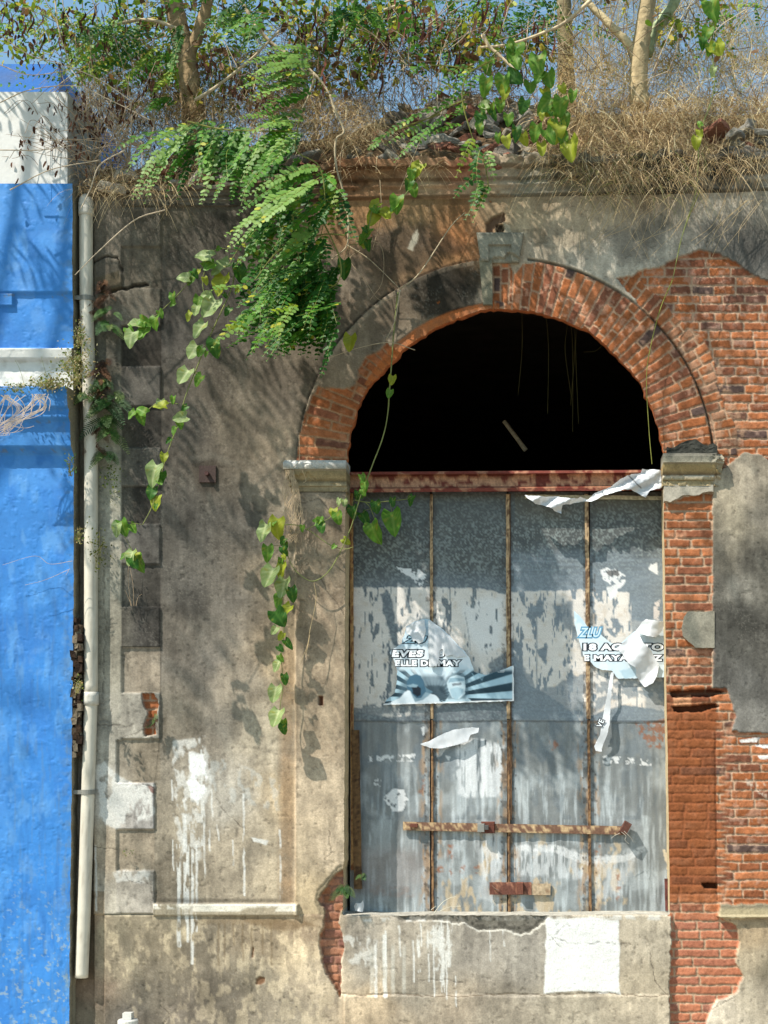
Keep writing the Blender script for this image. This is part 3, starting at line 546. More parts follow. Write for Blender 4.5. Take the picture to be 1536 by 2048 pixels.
def key_fn(X, Y):
    t = (Y - 474) / 56.0; wl_ = 954 + 8 * t; wr = 1048 - 10 * t; u = (X - 954) / 94.0; nxp = wl_ + u * (wr - wl_)
    f = fbm(X, Y, 20, 4, 2); g = fbm(X, Y, 5, 3, 3)
    p = box01(nxp, 979, 1023, 1) * ss(498, 500, Y); brk = pmask(X, Y, [(985, 524), (1010, 522), (1025, 512), (1050, 524), (1050, 540), (975, 540)], 2, 4, 10)
    h = 0.085 - 0.016 * p + 0.003 * (f - .5) - .02 * brk + .002 * (g - .5); c = lin((150, 146, 130)) * (0.65 + .7 * f)[:, None] * (0.8 + .4 * g)[:, None]; c = c * (1 - .3 * ss(490, 476, Y))[:, None]
    e = np.minimum(np.minimum(X - 954, 1048 - X), np.minimum(Y - 474, 530 - Y)); h = h - .006 * ss(3, 0, e)
    return h, c, nxp - X, 0 * X
relief('keystone', 954, 1048, 474, 530, key_fn, M_plaster, old)
def key2_fn(X, Y):
    f = fbm(X, Y, 16, 4, 2); t = (Y - 526) / 86.; h = 0.072 + 0.004 * (f - .5); c = lin((132, 126, 106)) * (0.55 + .9 * f)[:, None]
    return h, c, t * 8 * (1 - (X - 959) / 30.) + 4 * (fbm(X, Y, 9, 3, 4) - .5) * (Y > 600), 4 * (f - .5) * (Y > 600)
relief('keystone_leg', 959, 985, 524, 616, key2_fn, M_plaster, old)

def impost(name, x0, x1, y0, y1, tones, proj, right_break=False):
    prof = [(0, .02), (.0, .85), (.10, 1.0), (.30, 1.0), (.33, .82), (.42, .80), (.50, .74), (.60, .60), (.66, .46), (.68, .44), (.74, .50), (.82, .48), (.84, .30), (1.0, .28)]
    dense = []
    for k in range(len(prof) - 1):
        (t0, p0), (t1, p1) = prof[k], prof[k + 1]; n = max(2, int(abs(t1 - t0) * (y1 - y0) / 2))
        dense += [(t0 + (t1 - t0) * j / n, p0 + (p1 - p0) * j / n) for j in range(n)]
    dense.append(prof[-1]); xs = np.arange(x0, x1 + .1, 2.0); xs[-1] = x1; R = []; Cc = []
    for t, p in dense:
        y = y0 + (y1 - y0) * t; yy = np.full(xs.shape, y); f = fbm(xs, yy, 26, 4, 2); g = fbm(xs, yy, 6, 3, 3)
        pr = p * proj; taper = np.ones(xs.shape); shift = np.zeros(xs.shape)
        lefty = not right_break
        far = (xs - x0) / (x1 - x0) if right_break else (x1 - xs) / (x1 - x0)
        # the outer end steps in with the profile
        inset = (1 - p) * 18 * ss(0.8, 1.0, far); shift = -inset if right_break else inset
        if right_break:
            br = ss(.70, .96, far) * ss(.35, .6, fbm(xs, yy, 14, 3, 5)); pr = pr - br * .035; shift = shift + 12 * (f - .5) * ss(.85, 1, far)
        R.append(np.stack([WX(xs + shift), -(0.03 + pr) + .004 * (g - .5) + .01 * ss(.62, .7, f), np.full(xs.shape, WZ(y)) + .002 * (f - .5)], -1))
        tone = [np.interp(t, [q[0] for q in tones], [lin(q[1:])[k] for q in tones]) for k in range(3)]
        col = np.array(tone) * (0.6 + .8 * f)[:, None] * (.8 + .4 * g)[:, None]
        if right_break: col = col * (1 - .5 * br[:, None]) + lin((196, 184, 160)) * .5 * br[:, None]
        Cc.append(col * AMUL)
    R = np.stack(R); m, n = R.shape[:2]; V = R.reshape(-1, 3); C = np.concatenate(Cc); F = [gridfaces(m, n)]
    for side in (0, n - 1):       # end caps back to the wall
        idx = np.arange(m) * n + side; B = V[idx].copy(); B[:, 1] = 0.10; k0 = len(V); V = np.concatenate([V, B]); C = np.concatenate([C, C[idx] * .9]); r = np.arange(m) + k0
        F.append(np.stack([idx[:-1], idx[1:], r[1:], r[:-1]], -1))
    o = put(name, V, F, M_plaster, old, C, False); return o
impost('impost', 572, 696, 926, 986, [(0, 190, 186, 176), (.10, 206, 204, 198), (.3, 170, 160, 140), (.36, 150, 132, 96), (.55, 160, 142, 106), (.68, 130, 114, 86), (.8, 170, 156, 126), (1, 150, 134, 104)], 0.07)
impost('impost', 1324, 1446, 912, 974, [(0, 110, 106, 96), (.12, 130, 126, 112), (.3, 156, 150, 132), (.36, 168, 144, 100), (.55, 160, 138, 98), (.66, 110, 98, 80), (.72, 196, 186, 166), (.8, 150, 136, 106), (1, 170, 152, 116)], 0.07, True)
# dark lump on the right impost, plaster collar under it
def lump_fn(X, Y):
    f = fbm(X, Y, 18, 4, 2); g = fbm(X, Y, 6, 3, 3); prof = np.interp(X, [1326, 1345, 1356, 1370, 1390, 1404, 1414, 1424, 1436], [898, 901, 893, 886, 883, 894, 897, 890, 900])
    return 0.075 + .012 * (f - .5) + .006 * (g - .5), lin((66, 66, 60)) * (.5 + f)[:, None] * (0.7 + .6 * g)[:, None], 0 * X, (prof - 882) * (914 - Y) / 32.0 + 3 * (g - .5) * (Y < 905)
relief('impost_cap', 1332, 1432, 882, 914, lump_fn, M_plaster, old)
def collar_fn(X, Y):
    f = fbm(X, Y, 18, 4, 2); g = fbm(X, Y, 6, 3, 3); prof = np.interp(X, [1326, 1340, 1352, 1366, 1380, 1396, 1410, 1426], [1004, 1006, 1000, 992, 994, 992, 986, 985]); t = (Y - 972) / 34.
    return 0.046 + .003 * (f - .5), lin((172, 164, 148)) * (.65 + .7 * f)[:, None] * (.85 + .3 * g)[:, None], 0 * X, t * (prof - 1006) + t * 4 * (g - .5)
relief('impost_collar', 1327, 1425, 972, 1006, collar_fn, M_plaster, old)
def patch_fn(X, Y):
    f = fbm(X, Y, 18, 4, 2); g = fbm(X, Y, 6, 3, 3); lx = np.interp(Y, [1224, 1234, 1255, 1275, 1297], [1374, 1368, 1362, 1366, 1392]); u = (X - 1362) / 66.
    return 0.034 + .004 * (f - .5), lin((150, 144, 128)) * (.65 + .7 * f)[:, None] * (.85 + .3 * g)[:, None], (lx - 1362) * (1 - u) + 3 * (g - .5) * (u < .3), 3 * (f - .5)
relief('plaster_patch', 1362, 1428, 1224, 1297, patch_fn, M_plaster, old)

# wall anchor plate with its bolt
b = MB(); p = at(415, 948, -.04); b.add(boxv(p[0] - .05, p[0] + .05, -.042, -.02, p[2] - .05, p[2] + .05), BOXF, lin((74, 56, 50)) * .7)
anchor = b.build('anchor_plate', M_rust, old); V_, F_ = tube([(p[0], -.045, p[2]), (p[0], -.06, p[2]), (p[0], -.072, p[2])], .015, .013, 6); put('bolt', V_, F_, M_rust, anchor, lin((70, 44, 40)))

# steel lintel: a channel with two flanges
def rustpaint(X, Y, base=(196, 146, 112), rust=(108, 34, 26)):
    f = fbm(X, Y, 14, 4, 2); g = fbm(X, Y, 4, 3, 3, sy=8); d = np.minimum(Y - 945, 985 - Y); m = np.clip(ss(.50, .60, f + .20 * ss(12, 0, d) - .03), 0, 1)
    c = lin(base) * (.8 + .4 * g)[:, None]; c = mix(c, rust, m * .92); return c * (.8 + .4 * g)[:, None]
def lintel():
    xs = np.arange(698, 1334, 3.0); prof = [(944, .20), (944, .075), (949, .070), (951, .11), (953, .125), (974, .125), (976, .11), (978, .070), (985, .072), (985, .20)]
    R = []; Cc = []
    dense = []
    for k in range(len(prof) - 1):
        for j in range(3): dense.append((prof[k][0] + (prof[k + 1][0] - prof[k][0]) * j / 3, prof[k][1] + (prof[k + 1][1] - prof[k][1]) * j / 3))
    dense.append(prof[-1])
    for y, dp in dense:
        yy = np.full(xs.shape, float(y)) - (xs - 700) * .007; Pt = at(xs, yy, dp); Pt[:, 1] += .002 * (fbm(xs, yy, 5, 2, 3) - .5); R.append(Pt)
        c = rustpaint(xs, np.full(xs.shape, float(y))); 
        if y > 975 or y < 950: c = mix(c, (122, 52, 36), np.full(len(xs), .55) * (.4 + fbm(xs, yy, 12, 3, 5)))
        Cc.append(c * AMUL)
    R = np.stack(R); m, n = R.shape[:2]; return R.reshape(-1, 3), gridfaces(m, n), np.concatenate(Cc)
V, F, C = lintel(); put('steel_lintel', V, F, M_rust, old, C, False)
# ------------------------------------------------------------------ the door: four galvanised sheets with battens
DY = 0.17
def door_field(X, Y):
    f1 = fbm(X, Y, 40, 5, 1); f2 = fbm(X, Y, 10, 4, 2); fs = fbm(X, Y, 3.2, 2, 3); fv = fbm(X, Y, 6, 4, 4, sy=70); fh = fbm(X, Y, 60, 3, 5, sy=3.0); big = fbm(X, Y, 120, 3, 6)
    # upper sheets: dark spangled zinc
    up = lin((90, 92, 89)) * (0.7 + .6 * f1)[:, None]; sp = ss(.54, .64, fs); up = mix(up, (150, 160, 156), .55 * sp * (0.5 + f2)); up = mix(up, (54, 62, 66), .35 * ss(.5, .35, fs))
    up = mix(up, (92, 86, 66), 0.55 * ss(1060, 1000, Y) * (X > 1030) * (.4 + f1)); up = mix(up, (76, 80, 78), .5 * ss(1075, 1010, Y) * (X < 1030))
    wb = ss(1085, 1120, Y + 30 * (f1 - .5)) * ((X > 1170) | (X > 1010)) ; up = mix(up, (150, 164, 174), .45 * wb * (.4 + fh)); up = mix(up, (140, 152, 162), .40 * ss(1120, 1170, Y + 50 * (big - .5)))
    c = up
    # pale paper residue of old bills
    lo = np.interp(X, [700, 850, 960, 1005, 1020, 1170, 1183, 1230, 1262, 1264, 1340], [1174, 1172, 1176, 1186, 1182, 1178, 1182, 1180, 1184, 1240, 1240])
    hi = np.interp(X, [700, 780, 860, 900, 1000, 1020, 1060, 1110, 1160, 1190, 1250, 1340], [1420, 1438, 1430, 1400, 1380, 1290, 1372, 1400, 1440, 1430, 1410, 1425])
    ed = np.minimum(Y - lo, hi - Y) ; scr = ss(.69, .64, fbm(X, Y, 12, 4, 3, sy=34)) * ss(.76, .70, fbm(X, Y, 5, 3, 6, sy=30)); m = ss(0, 3, ed + 8 * (f2 - .5)) * scr
    dens = 1 - .0 * X
    gone = pmask(X, Y, [(1262, 1190), (1345, 1190), (1345, 1440), (1300, 1440), (1262, 1300)], 4, 8, 16, 1) * .75 + pmask(X, Y, [(1022, 1300), (1050, 1330), (1070, 1372), (1090, 1380), (1170, 1345), (1170, 1440), (1020, 1440)], 2, 8, 16, 2) * .8
    gone = gone + pmask(X, Y, [(774, 1176), (784, 1200), (796, 1290), (800, 1300), (786, 1290), (768, 1230), (762, 1190)], 2, 5, 12, 3) + pmask(X, Y, [(1105, 1210), (1145, 1200), (1150, 1250), (1165, 1300), (1140, 1260), (1110, 1240)], 3, 7, 12, 4) * .8
    gone = gone + .85 * pmask(X, Y, [(700, 1408), (862, 1408), (1010, 1404), (1010, 1440), (700, 1440)], 3, 6, 14, 2) * ss(.38, .5, f2) + .9 * pmask(X, Y, [(980, 1330), (1014, 1300), (1014, 1405), (990, 1400)], 3, 6, 10) + .8 * pmask(X, Y, [(1190, 1345), (1340, 1345), (1340, 1395), (1220, 1400), (1190, 1430)], 3, 8, 14, 2) * ss(.36, .48, f2)
    gone = gone + lmask(X, Y, [(1073, 1212), (1074, 1300), (1073, 1400)], 1.0, 1.5, 1.5, 14) + lmask(X, Y, [(895, 1174), (897, 1290)], .4, 1, 1, 14) + lmask(X, Y, [(930, 1225), (936, 1260), (940, 1300)], .5, 1, 1, 14)
    gone = gone + pmask(X, Y, [(1064, 1215), (1070, 1210), (1072, 1232), (1066, 1240)], 1, 2, 6) + pmask(X, Y, [(1075, 1300), (1095, 1290), (1092, 1330), (1078, 1312)], 1.5, 3, 7)+ pmask(X, Y, [(1212, 1240), (1235, 1235), (1245, 1255), (1228, 1275), (1214, 1262)], 1.5, 4, 7) * ss(.4, .5, f2)
    m = m * np.clip(1 - gone, 0, 1) * (Y > 1150)
    pc = lin((230, 222, 212)) * (.86 + .28 * f1)[:, None] * (.93 + .14 * fh)[:, None]; pc = mix(pc, (206, 186, 160), .4 * ss(.55, .75, f2)); pc = mix(pc, (238, 238, 236), .7 * pmask(X, Y, [(925, 1205), (1000, 1200), (1004, 1300), (960, 1310), (930, 1260)], 10, 10, 20))
    c = c * (1 - m[:, None]) + pc * m[:, None]
    # lower sheets: pale, streaked, sunlit zinc
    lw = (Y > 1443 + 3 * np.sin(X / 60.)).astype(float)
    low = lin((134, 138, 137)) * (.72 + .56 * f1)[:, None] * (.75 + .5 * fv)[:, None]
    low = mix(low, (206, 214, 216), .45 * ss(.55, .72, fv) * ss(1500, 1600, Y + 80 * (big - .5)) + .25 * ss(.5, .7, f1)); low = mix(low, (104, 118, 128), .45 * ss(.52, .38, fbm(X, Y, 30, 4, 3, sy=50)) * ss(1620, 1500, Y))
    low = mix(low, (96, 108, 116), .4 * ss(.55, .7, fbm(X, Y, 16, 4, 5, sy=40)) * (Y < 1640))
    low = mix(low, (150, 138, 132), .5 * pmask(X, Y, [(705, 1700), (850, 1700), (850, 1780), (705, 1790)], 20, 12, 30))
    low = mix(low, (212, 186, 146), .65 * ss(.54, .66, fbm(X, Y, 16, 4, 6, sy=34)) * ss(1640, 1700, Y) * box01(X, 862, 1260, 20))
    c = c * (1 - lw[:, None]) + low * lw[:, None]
    for p, a, k in [([(915, 1480), (960, 1476), (1008, 1490), (1006, 1592), (960, 1598), (920, 1596), (912, 1560)], .75, 1), ([(955, 1640), (1000, 1640), (1006, 1740), (965, 1760)], .35, 2), ([(1020, 1690), (1170, 1700), (1168, 1760), (1030, 1750)], .45, 3), ([(950, 1660), (1000, 1650), (1000, 1800), (960, 1800)], .3, 2), ([(1190, 1720), (1250, 1700), (1290, 1690), (1240, 1790), (1195, 1800)], .3, 3)]:
        mm = pmask(X, Y, p, 4, 8, 16, k) * ss(.30, .45, fbm(X, Y, 5, 3, k, sy=40)); c = mix(c, (238, 240, 240), a * mm)
    # scraps
    def scrap(p, a=.95, k=0, thr=.0, col=(236, 236, 234)):
        nonlocal c
        mm = pmask(X, Y, p, .8, 3, 8, k)
        if thr: mm = mm * ss(thr, thr + .05, fbm(X, Y, 7, 3, k + 1))
        c = mix(c, col, a * mm)
    scrap([(790, 1133), (810, 1136), (840, 1140), (856, 1150), (856, 1165), (846, 1172), (834, 1170), (826, 1158), (808, 1148)], .95, 1, .36)
    scrap([(1202, 1140), (1225, 1132), (1236, 1142), (1252, 1150), (1252, 1160), (1240, 1178), (1226, 1172), (1204, 1158)], .95, 2, .40); scrap([(1213, 1176), (1250, 1164), (1236, 1178), (1232, 1194), (1220, 1203)], .97, 3); c = mix(c, (78, 76, 74), .85 * pmask(X, Y, [(1212, 1142), (1236, 1138), (1240, 1150), (1218, 1152)], 1, 4, 5))
    scrap([(1300, 1128), (1315, 1126), (1316, 1150), (1304, 1144), (1295, 1138)], .97, 1); scrap([(1308, 1205), (1320, 1200), (1318, 1240), (1306, 1240)], .9, 2, .3, (226, 216, 208))
    scrap([(766, 1595), (785, 1578), (808, 1580), (816, 1600), (806, 1622), (786, 1622)], .93, 2, .28); scrap([(736, 1512), (832, 1508), (830, 1522), (738, 1524)], .85, 3, .44)
    scrap([(1205, 1512), (1305, 1518), (1303, 1532), (1205, 1526)], .8, 4, .5); scrap([(890, 1512), (902, 1514), (898, 1522)], .8, 1); scrap([(842, 1458), (852, 1450), (856, 1462), (846, 1470)], .95, 1)
    scrap([(745, 1560), (760, 1555), (764, 1570), (750, 1578)], .7, 2, .4)
    scrap([(1040, 1690), (1110, 1690), (1172, 1712), (1250, 1710), (1290, 1690), (1292, 1700), (1250, 1724), (1172, 1730), (1100, 1704), (1042, 1702)], .5, 2, .3); scrap([(1325, 1700), (1352, 1695), (1352, 1745), (1335, 1740)], .8, 2, .3, (226, 210, 180))
    # rust
    for p, a, k in [([(1272, 1446), (1332, 1440), (1334, 1500), (1300, 1495), (1280, 1470)], .75, 1), ([(1098, 1480), (1118, 1482), (1116, 1502), (1102, 1500)], .7, 2), ([(740, 1770), (838, 1774), (830, 1796), (742, 1792)], .15, 2), ([(896, 1690), (906, 1690), (902, 1750), (898, 1750)], .8, 1), ([(946, 1730), (958, 1728), (956, 1752), (948, 1750)], .75, 1),
                    ([(920, 1735), (930, 1732), (928, 1748), (922, 1748)], .8, 1), ([(872, 1738), (884, 1730), (886, 1742), (876, 1748)], .8, 1), ([(1232, 1750), (1242, 1745), (1238, 1800), (1234, 1800)], .7, 1), ([(838, 1560), (848, 1560), (850, 1590), (838, 1588)], .6, 1), ([(1190, 1695), (1200, 1690), (1200, 1712), (1192, 1710)], .7, 1)]:
        mm = pmask(X, Y, p, 3, 5, 9, k) * ss(.40, .55, fbm(X, Y, 6, 3, k)); c = mix(c, (150, 92, 54), a * mm)
    for x in (862, 1015, 1178):
        nr = box01(X, x - 22, x + 22, 8) * (Y > 1440) * ss(.50, .66, fbm(X, Y, 7, 3, 2, sy=30)); c = mix(c, (178, 140, 98), .6 * nr)
        sm = np.abs(X - x) < 13; c = mix(c, (64, 58, 52), .55 * sm * ss(.5, .6, f2))
    # nail heads
    h = np.zeros(X.shape)
    for x in (850, 874, 1002, 1030, 1166, 1192):
        k = (Y / 27.).astype(int); ddx = X - (x + 3 * (hsh(k, k * 0 + x, 1) - .5)); ddy = Y - (k * 27. + 8 + 9 * hsh(k, k * 0 + x, 2)); nm = ss(2.6, 1.2, np.hypot(ddx, ddy)) * (Y > 1440); c = mix(c, (72, 60, 52), .75 * nm); h = h + .002 * nm
    c = mix(c, (44, 48, 52), .5 * box01(Y, 1441, 1444, .8)); h = h - .004 * lw
    h = h + 0.0012 * (f2 - .5) + .006 * (fbm(X, Y, 60, 3, 2) - .5) + .0025 * lw * (fbm(X, Y, 22, 3, 5, sy=30) - .5) + .010 * lw * (fbm(X, Y, 13, 2, 4, sy=260) - .5) + .0009 * m
    ux = np.interp(X, [698, 862, 1015, 1178, 1342], [0, 1, 2, 3, 4]); h = h + .004 * np.sin((ux % 1) * math.pi)
    return np.clip(c, .01, .92), h
door = put('door', *(lambda p: (p[0], p[1]))((at(np.array([700., 1342, 1342, 700]), np.array([980., 980, 1832, 1832]), DY + .03), np.array([[0, 3, 2, 1]]))), M_wood, old, lin((70, 60, 48)))
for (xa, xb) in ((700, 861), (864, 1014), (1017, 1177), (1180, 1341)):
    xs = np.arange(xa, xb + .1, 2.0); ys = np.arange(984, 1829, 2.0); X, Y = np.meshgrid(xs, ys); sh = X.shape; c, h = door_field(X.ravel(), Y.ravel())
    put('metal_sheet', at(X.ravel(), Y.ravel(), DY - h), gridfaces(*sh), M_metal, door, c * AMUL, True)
def strip(name, x0, x1, y0, y1, w, dep, th, mat, parent, tone, tone2, thr=.52, slant=True, step=4.0):
    n = int(max(abs(y1 - y0), abs(x1 - x0)) / step) + 2; t = np.linspace(0, 1, n); cx = x0 + (x1 - x0) * t; cy = y0 + (y1 - y0) * t
    d = norm(np.array([x1 - x0, y1 - y0], float)); nx, ny = -d[1], d[0]; prof = [(-.5, 0), (-.5, 1), (-.17, 1.05), (.17, 1.05), (.5, 1), (.5, 0)]; R = []; Cc = []
    for u, q in prof:
        wob = 1.4 * (fbm(cx + 7 * u, cy, 14, 3, 2) - .5); X = cx + nx * (u * w + wob); Y = cy + ny * (u * w + wob); R.append(at(X, Y, dep - th * q - .002 * (fbm(X, Y, 6, 2, 2) - .5)))
        f = fbm(X + 40 * u, Y, 10, 4, 3, sy=26 if abs(d[1]) > .5 else 6); g = fbm(X, Y, 4, 3, 1); c = lin(tone) * (.7 + .6 * g)[:, None]; c = mix(c, tone2, .85 * ss(thr, thr + .07, .6 * f + .4 * fbm(X, Y, 5, 3, 5))); Cc.append(c * AMUL)
    R = np.stack(R, 1); k = len(prof); i = np.arange(n * k).reshape(n, k); F = np.stack([i[:-1, :-1], i[:-1, 1:], i[1:, 1:], i[1:, :-1]], -1).reshape(-1, 4)
    return put(name, R.reshape(-1, 3), [F, i[0][::-1][None], i[-1][None]], mat, parent, np.stack(Cc, 1).reshape(-1, 3), False)
for x0, x1, w in ((859.5, 862.5, 6), (1012, 1015.5, 7), (1170, 1177.5, 8), ):
    a_ = at(0, 0, 0); xm = x0 + (x1 - x0) * .53; strip('batten', x0 + 3, xm + 3, 988, 1438, w, DY + .004, .020, M_wood, door, (186, 158, 122), (96, 70, 52), .50); strip('batten', xm + 3, x1 + 3, 1440, 1826, w * .72, DY + .004, .016, M_wood, door, (150, 116, 82), (78, 56, 44), .47)
strip('batten', 1019, 1022.5, 988, 1640, 3.5, DY + .004, .014, M_wood, door, (110, 84, 62), (74, 54, 42), .5)
strip('door_frame', 703, 705, 986, 1740, 7, DY + .002, .035, M_wood, door, (176, 138, 92), (118, 70, 48), .53)
strip('door_frame', 1329, 1341, 990, 1828, 7, DY + .002, .035, M_wood, door, (170, 130, 88), (120, 84, 56), .55)
strip('rotten_board', 711, 716, 1460, 1778, 16, DY - .02, .022, M_wood, door, (120, 92, 62), (70, 50, 38), .5)
strip('rusty_post', 1333, 1335, 1757, 1822, 9, DY - .012, .03, M_rust, door, (112, 62, 56), (70, 40, 36), .5)
strip('top_rail', 1050, 1330, 993, 996, 8, DY + .0, .02, M_wood, door, (196, 188, 160), (150, 140, 118), .55)
# the locking bar and its furniture
bar = strip('locking_bar', 806, 1247, 1652, 1661, 17, DY - .012, .012, M_rust, door, (196, 166, 126), (98, 60, 50), .43)
def lump(name, px, py, w, hgt, dep, th, rgb, parent, mat=M_rust, rot=0.0):
    P = at(px, py, dep); ww = w * S / 2; hh = hgt * S / 2; b_ = MB(); v = boxv(-ww, ww, -th / 2, th / 2, -hh, hh); v[v[:, 1] < 0] *= (0.86, 1, .86); c_, s_ = math.cos(rot), math.sin(rot)
    v = np.stack([v[:, 0] * c_ - v[:, 2] * s_, v[:, 1], v[:, 0] * s_ + v[:, 2] * c_], -1) + P
    return put(name, v, BOXF, mat, parent, lin(rgb) * AMUL)
lump('hinge_knuckle', 1251, 1656, 17, 26, DY - .05, .05, (96, 60, 48), door, rot=-.5); lump('bolt', 828, 1651, 16, 8, DY - .032, .02, (110, 64, 48), door)
lump('hasp', 976, 1655, 28, 24, DY - .033, .018, (104, 58, 44), door); lump('hasp', 962, 1656, 15, 18, DY - .048, .016, (140, 140, 134), door, M_metal)
lump('padlock', 973, 1655, 9, 10, DY - .058, .02, (84, 82, 80), door, M_metal)
lb = strip('latch_plate', 979, 1063, 1777, 1777, 25, DY - .01, .014, M_rust, door, (160, 110, 86), (96, 54, 44), .44); strip('latch_board', 1050, 1101, 1778, 1779, 23, DY - .008, .012, M_wood, door, (190, 168, 138), (140, 110, 84), .55)
lump('latch_keeper', 1040, 1777, 14, 26, DY - .035, .022, (116, 70, 54), door); V_, F_ = tube(pxpath([(984, 1770), (990, 1777), (998, 1781)], DY - .035), .004, .004, 5); put('latch_pin', V_, F_, M_rust, door, lin((120, 90, 76)))

# ------------------------------------------------------------------ bills, banners
def sheet(name, pts, field, dep, step=1.5, curl=None, mat=M_paper, jag=1.2):
    P = np.array(pts, float); xs = np.arange(P[:, 0].min() - 2, P[:, 0].max() + 2, step); ys = np.arange(P[:, 1].min() - 2, P[:, 1].max() + 2, step); X, Y = np.meshgrid(xs, ys); sh = X.shape; X = X.ravel().copy(); Y = Y.ravel().copy()
    # a torn edge: roughen the outline
    Q = []
    for i in range(len(P)):
        a = P[i]; b_ = P[(i + 1) % len(P)]; n = max(1, int(np.hypot(*(b_ - a)) / 4)); Q += [a + (b_ - a) * j / n for j in range(n)]
    Q = np.array(Q); Q = Q + jag * 2 * np.stack([fbm(Q[:, 0], Q[:, 1], 7, 3, 2) - .5, fbm(Q[:, 0], Q[:, 1], 7, 3, 4) - .5], -1)
    d, nx, ny = seg_near(X, Y, Q); out = (d > 0) & (d < step * 1.42); X[out] = nx[out]; Y[out] = ny[out]; keep = (d < step * 1.42).reshape(sh); kf = keep[:-1, :-1] & keep[1:, :-1] & keep[1:, 1:] & keep[:-1, 1:]
    c = field(X, Y); z = dep - .0015 * fbm(X, Y, 20, 3, 3); z = z - (curl(X, Y) if curl else 0); F = gridfaces(sh[0], sh[1], kf); V = at(X, Y, z)
    used = np.zeros(len(V), bool); used[F.ravel()] = True; re = np.cumsum(used) - 1
    o = put(name, V[used], re[F], mat, None, c[used], True); return o
def letters(parent_obj, txt, px, py, hpx, wpx, dep, bold=.03, shear=0.0, fill=(244, 246, 248), line=(40, 48, 56), clip=None, rot=0.0, lw=.12):
    out = []
    for k, (off, rgb, dz) in enumerate(((bold + lw, line, 0.0), (bold, fill, .0006))):
        cu = bpy.data.curves.new('lettering', 'FONT'); cu.body = txt; cu.offset = off * .9; cu.shear = shear; cu.space_character = 1.08; cu.resolution_u = 3
        o = bpy.data.objects.new('tmp', cu); SC.collection.objects.link(o); bpy.context.view_layer.update()
        me = bpy.data.meshes.new_from_object(o.evaluated_get(bpy.context.evaluated_depsgraph_get())); bpy.data.objects.remove(o)
        v = np.empty(len(me.vertices) * 3, np.float32); me.vertices.foreach_get('co', v); v = v.reshape(-1, 3); F = [np.array([list(p.vertices)]) for p in me.polygons]
        if k == 0: mn = v.min(0); mxx = v.max(0)
        u = (v[:, 0] - mn[0]) / (mxx[0] - mn[0]); w = (v[:, 1] - mn[1]) / (mxx[1] - mn[1]); qx = (u) * wpx; qy = -w * hpx; c_, s_ = math.cos(rot), math.sin(rot)
        X = px + qx * c_ - qy * s_; Y = py + qx * s_ + qy * c_
        if clip:
            okv = (X > clip[0]) & (X < clip[1]); X = np.clip(X, clip[0], clip[1]); F = [f for f in F if okv[f[0]].any()]
        V = at(X, Y, dep - .0012 - dz); out.append((V, F, lin(rgb)))
        bpy.data.meshes.remove(me)
    b_ = MB()
    for V, F, c in out: b_.add(V, F, c * .95)
    o = b_.build('lettering', M_ink, parent_obj); return o
PD = DY - .026      # bills are pasted across the battens
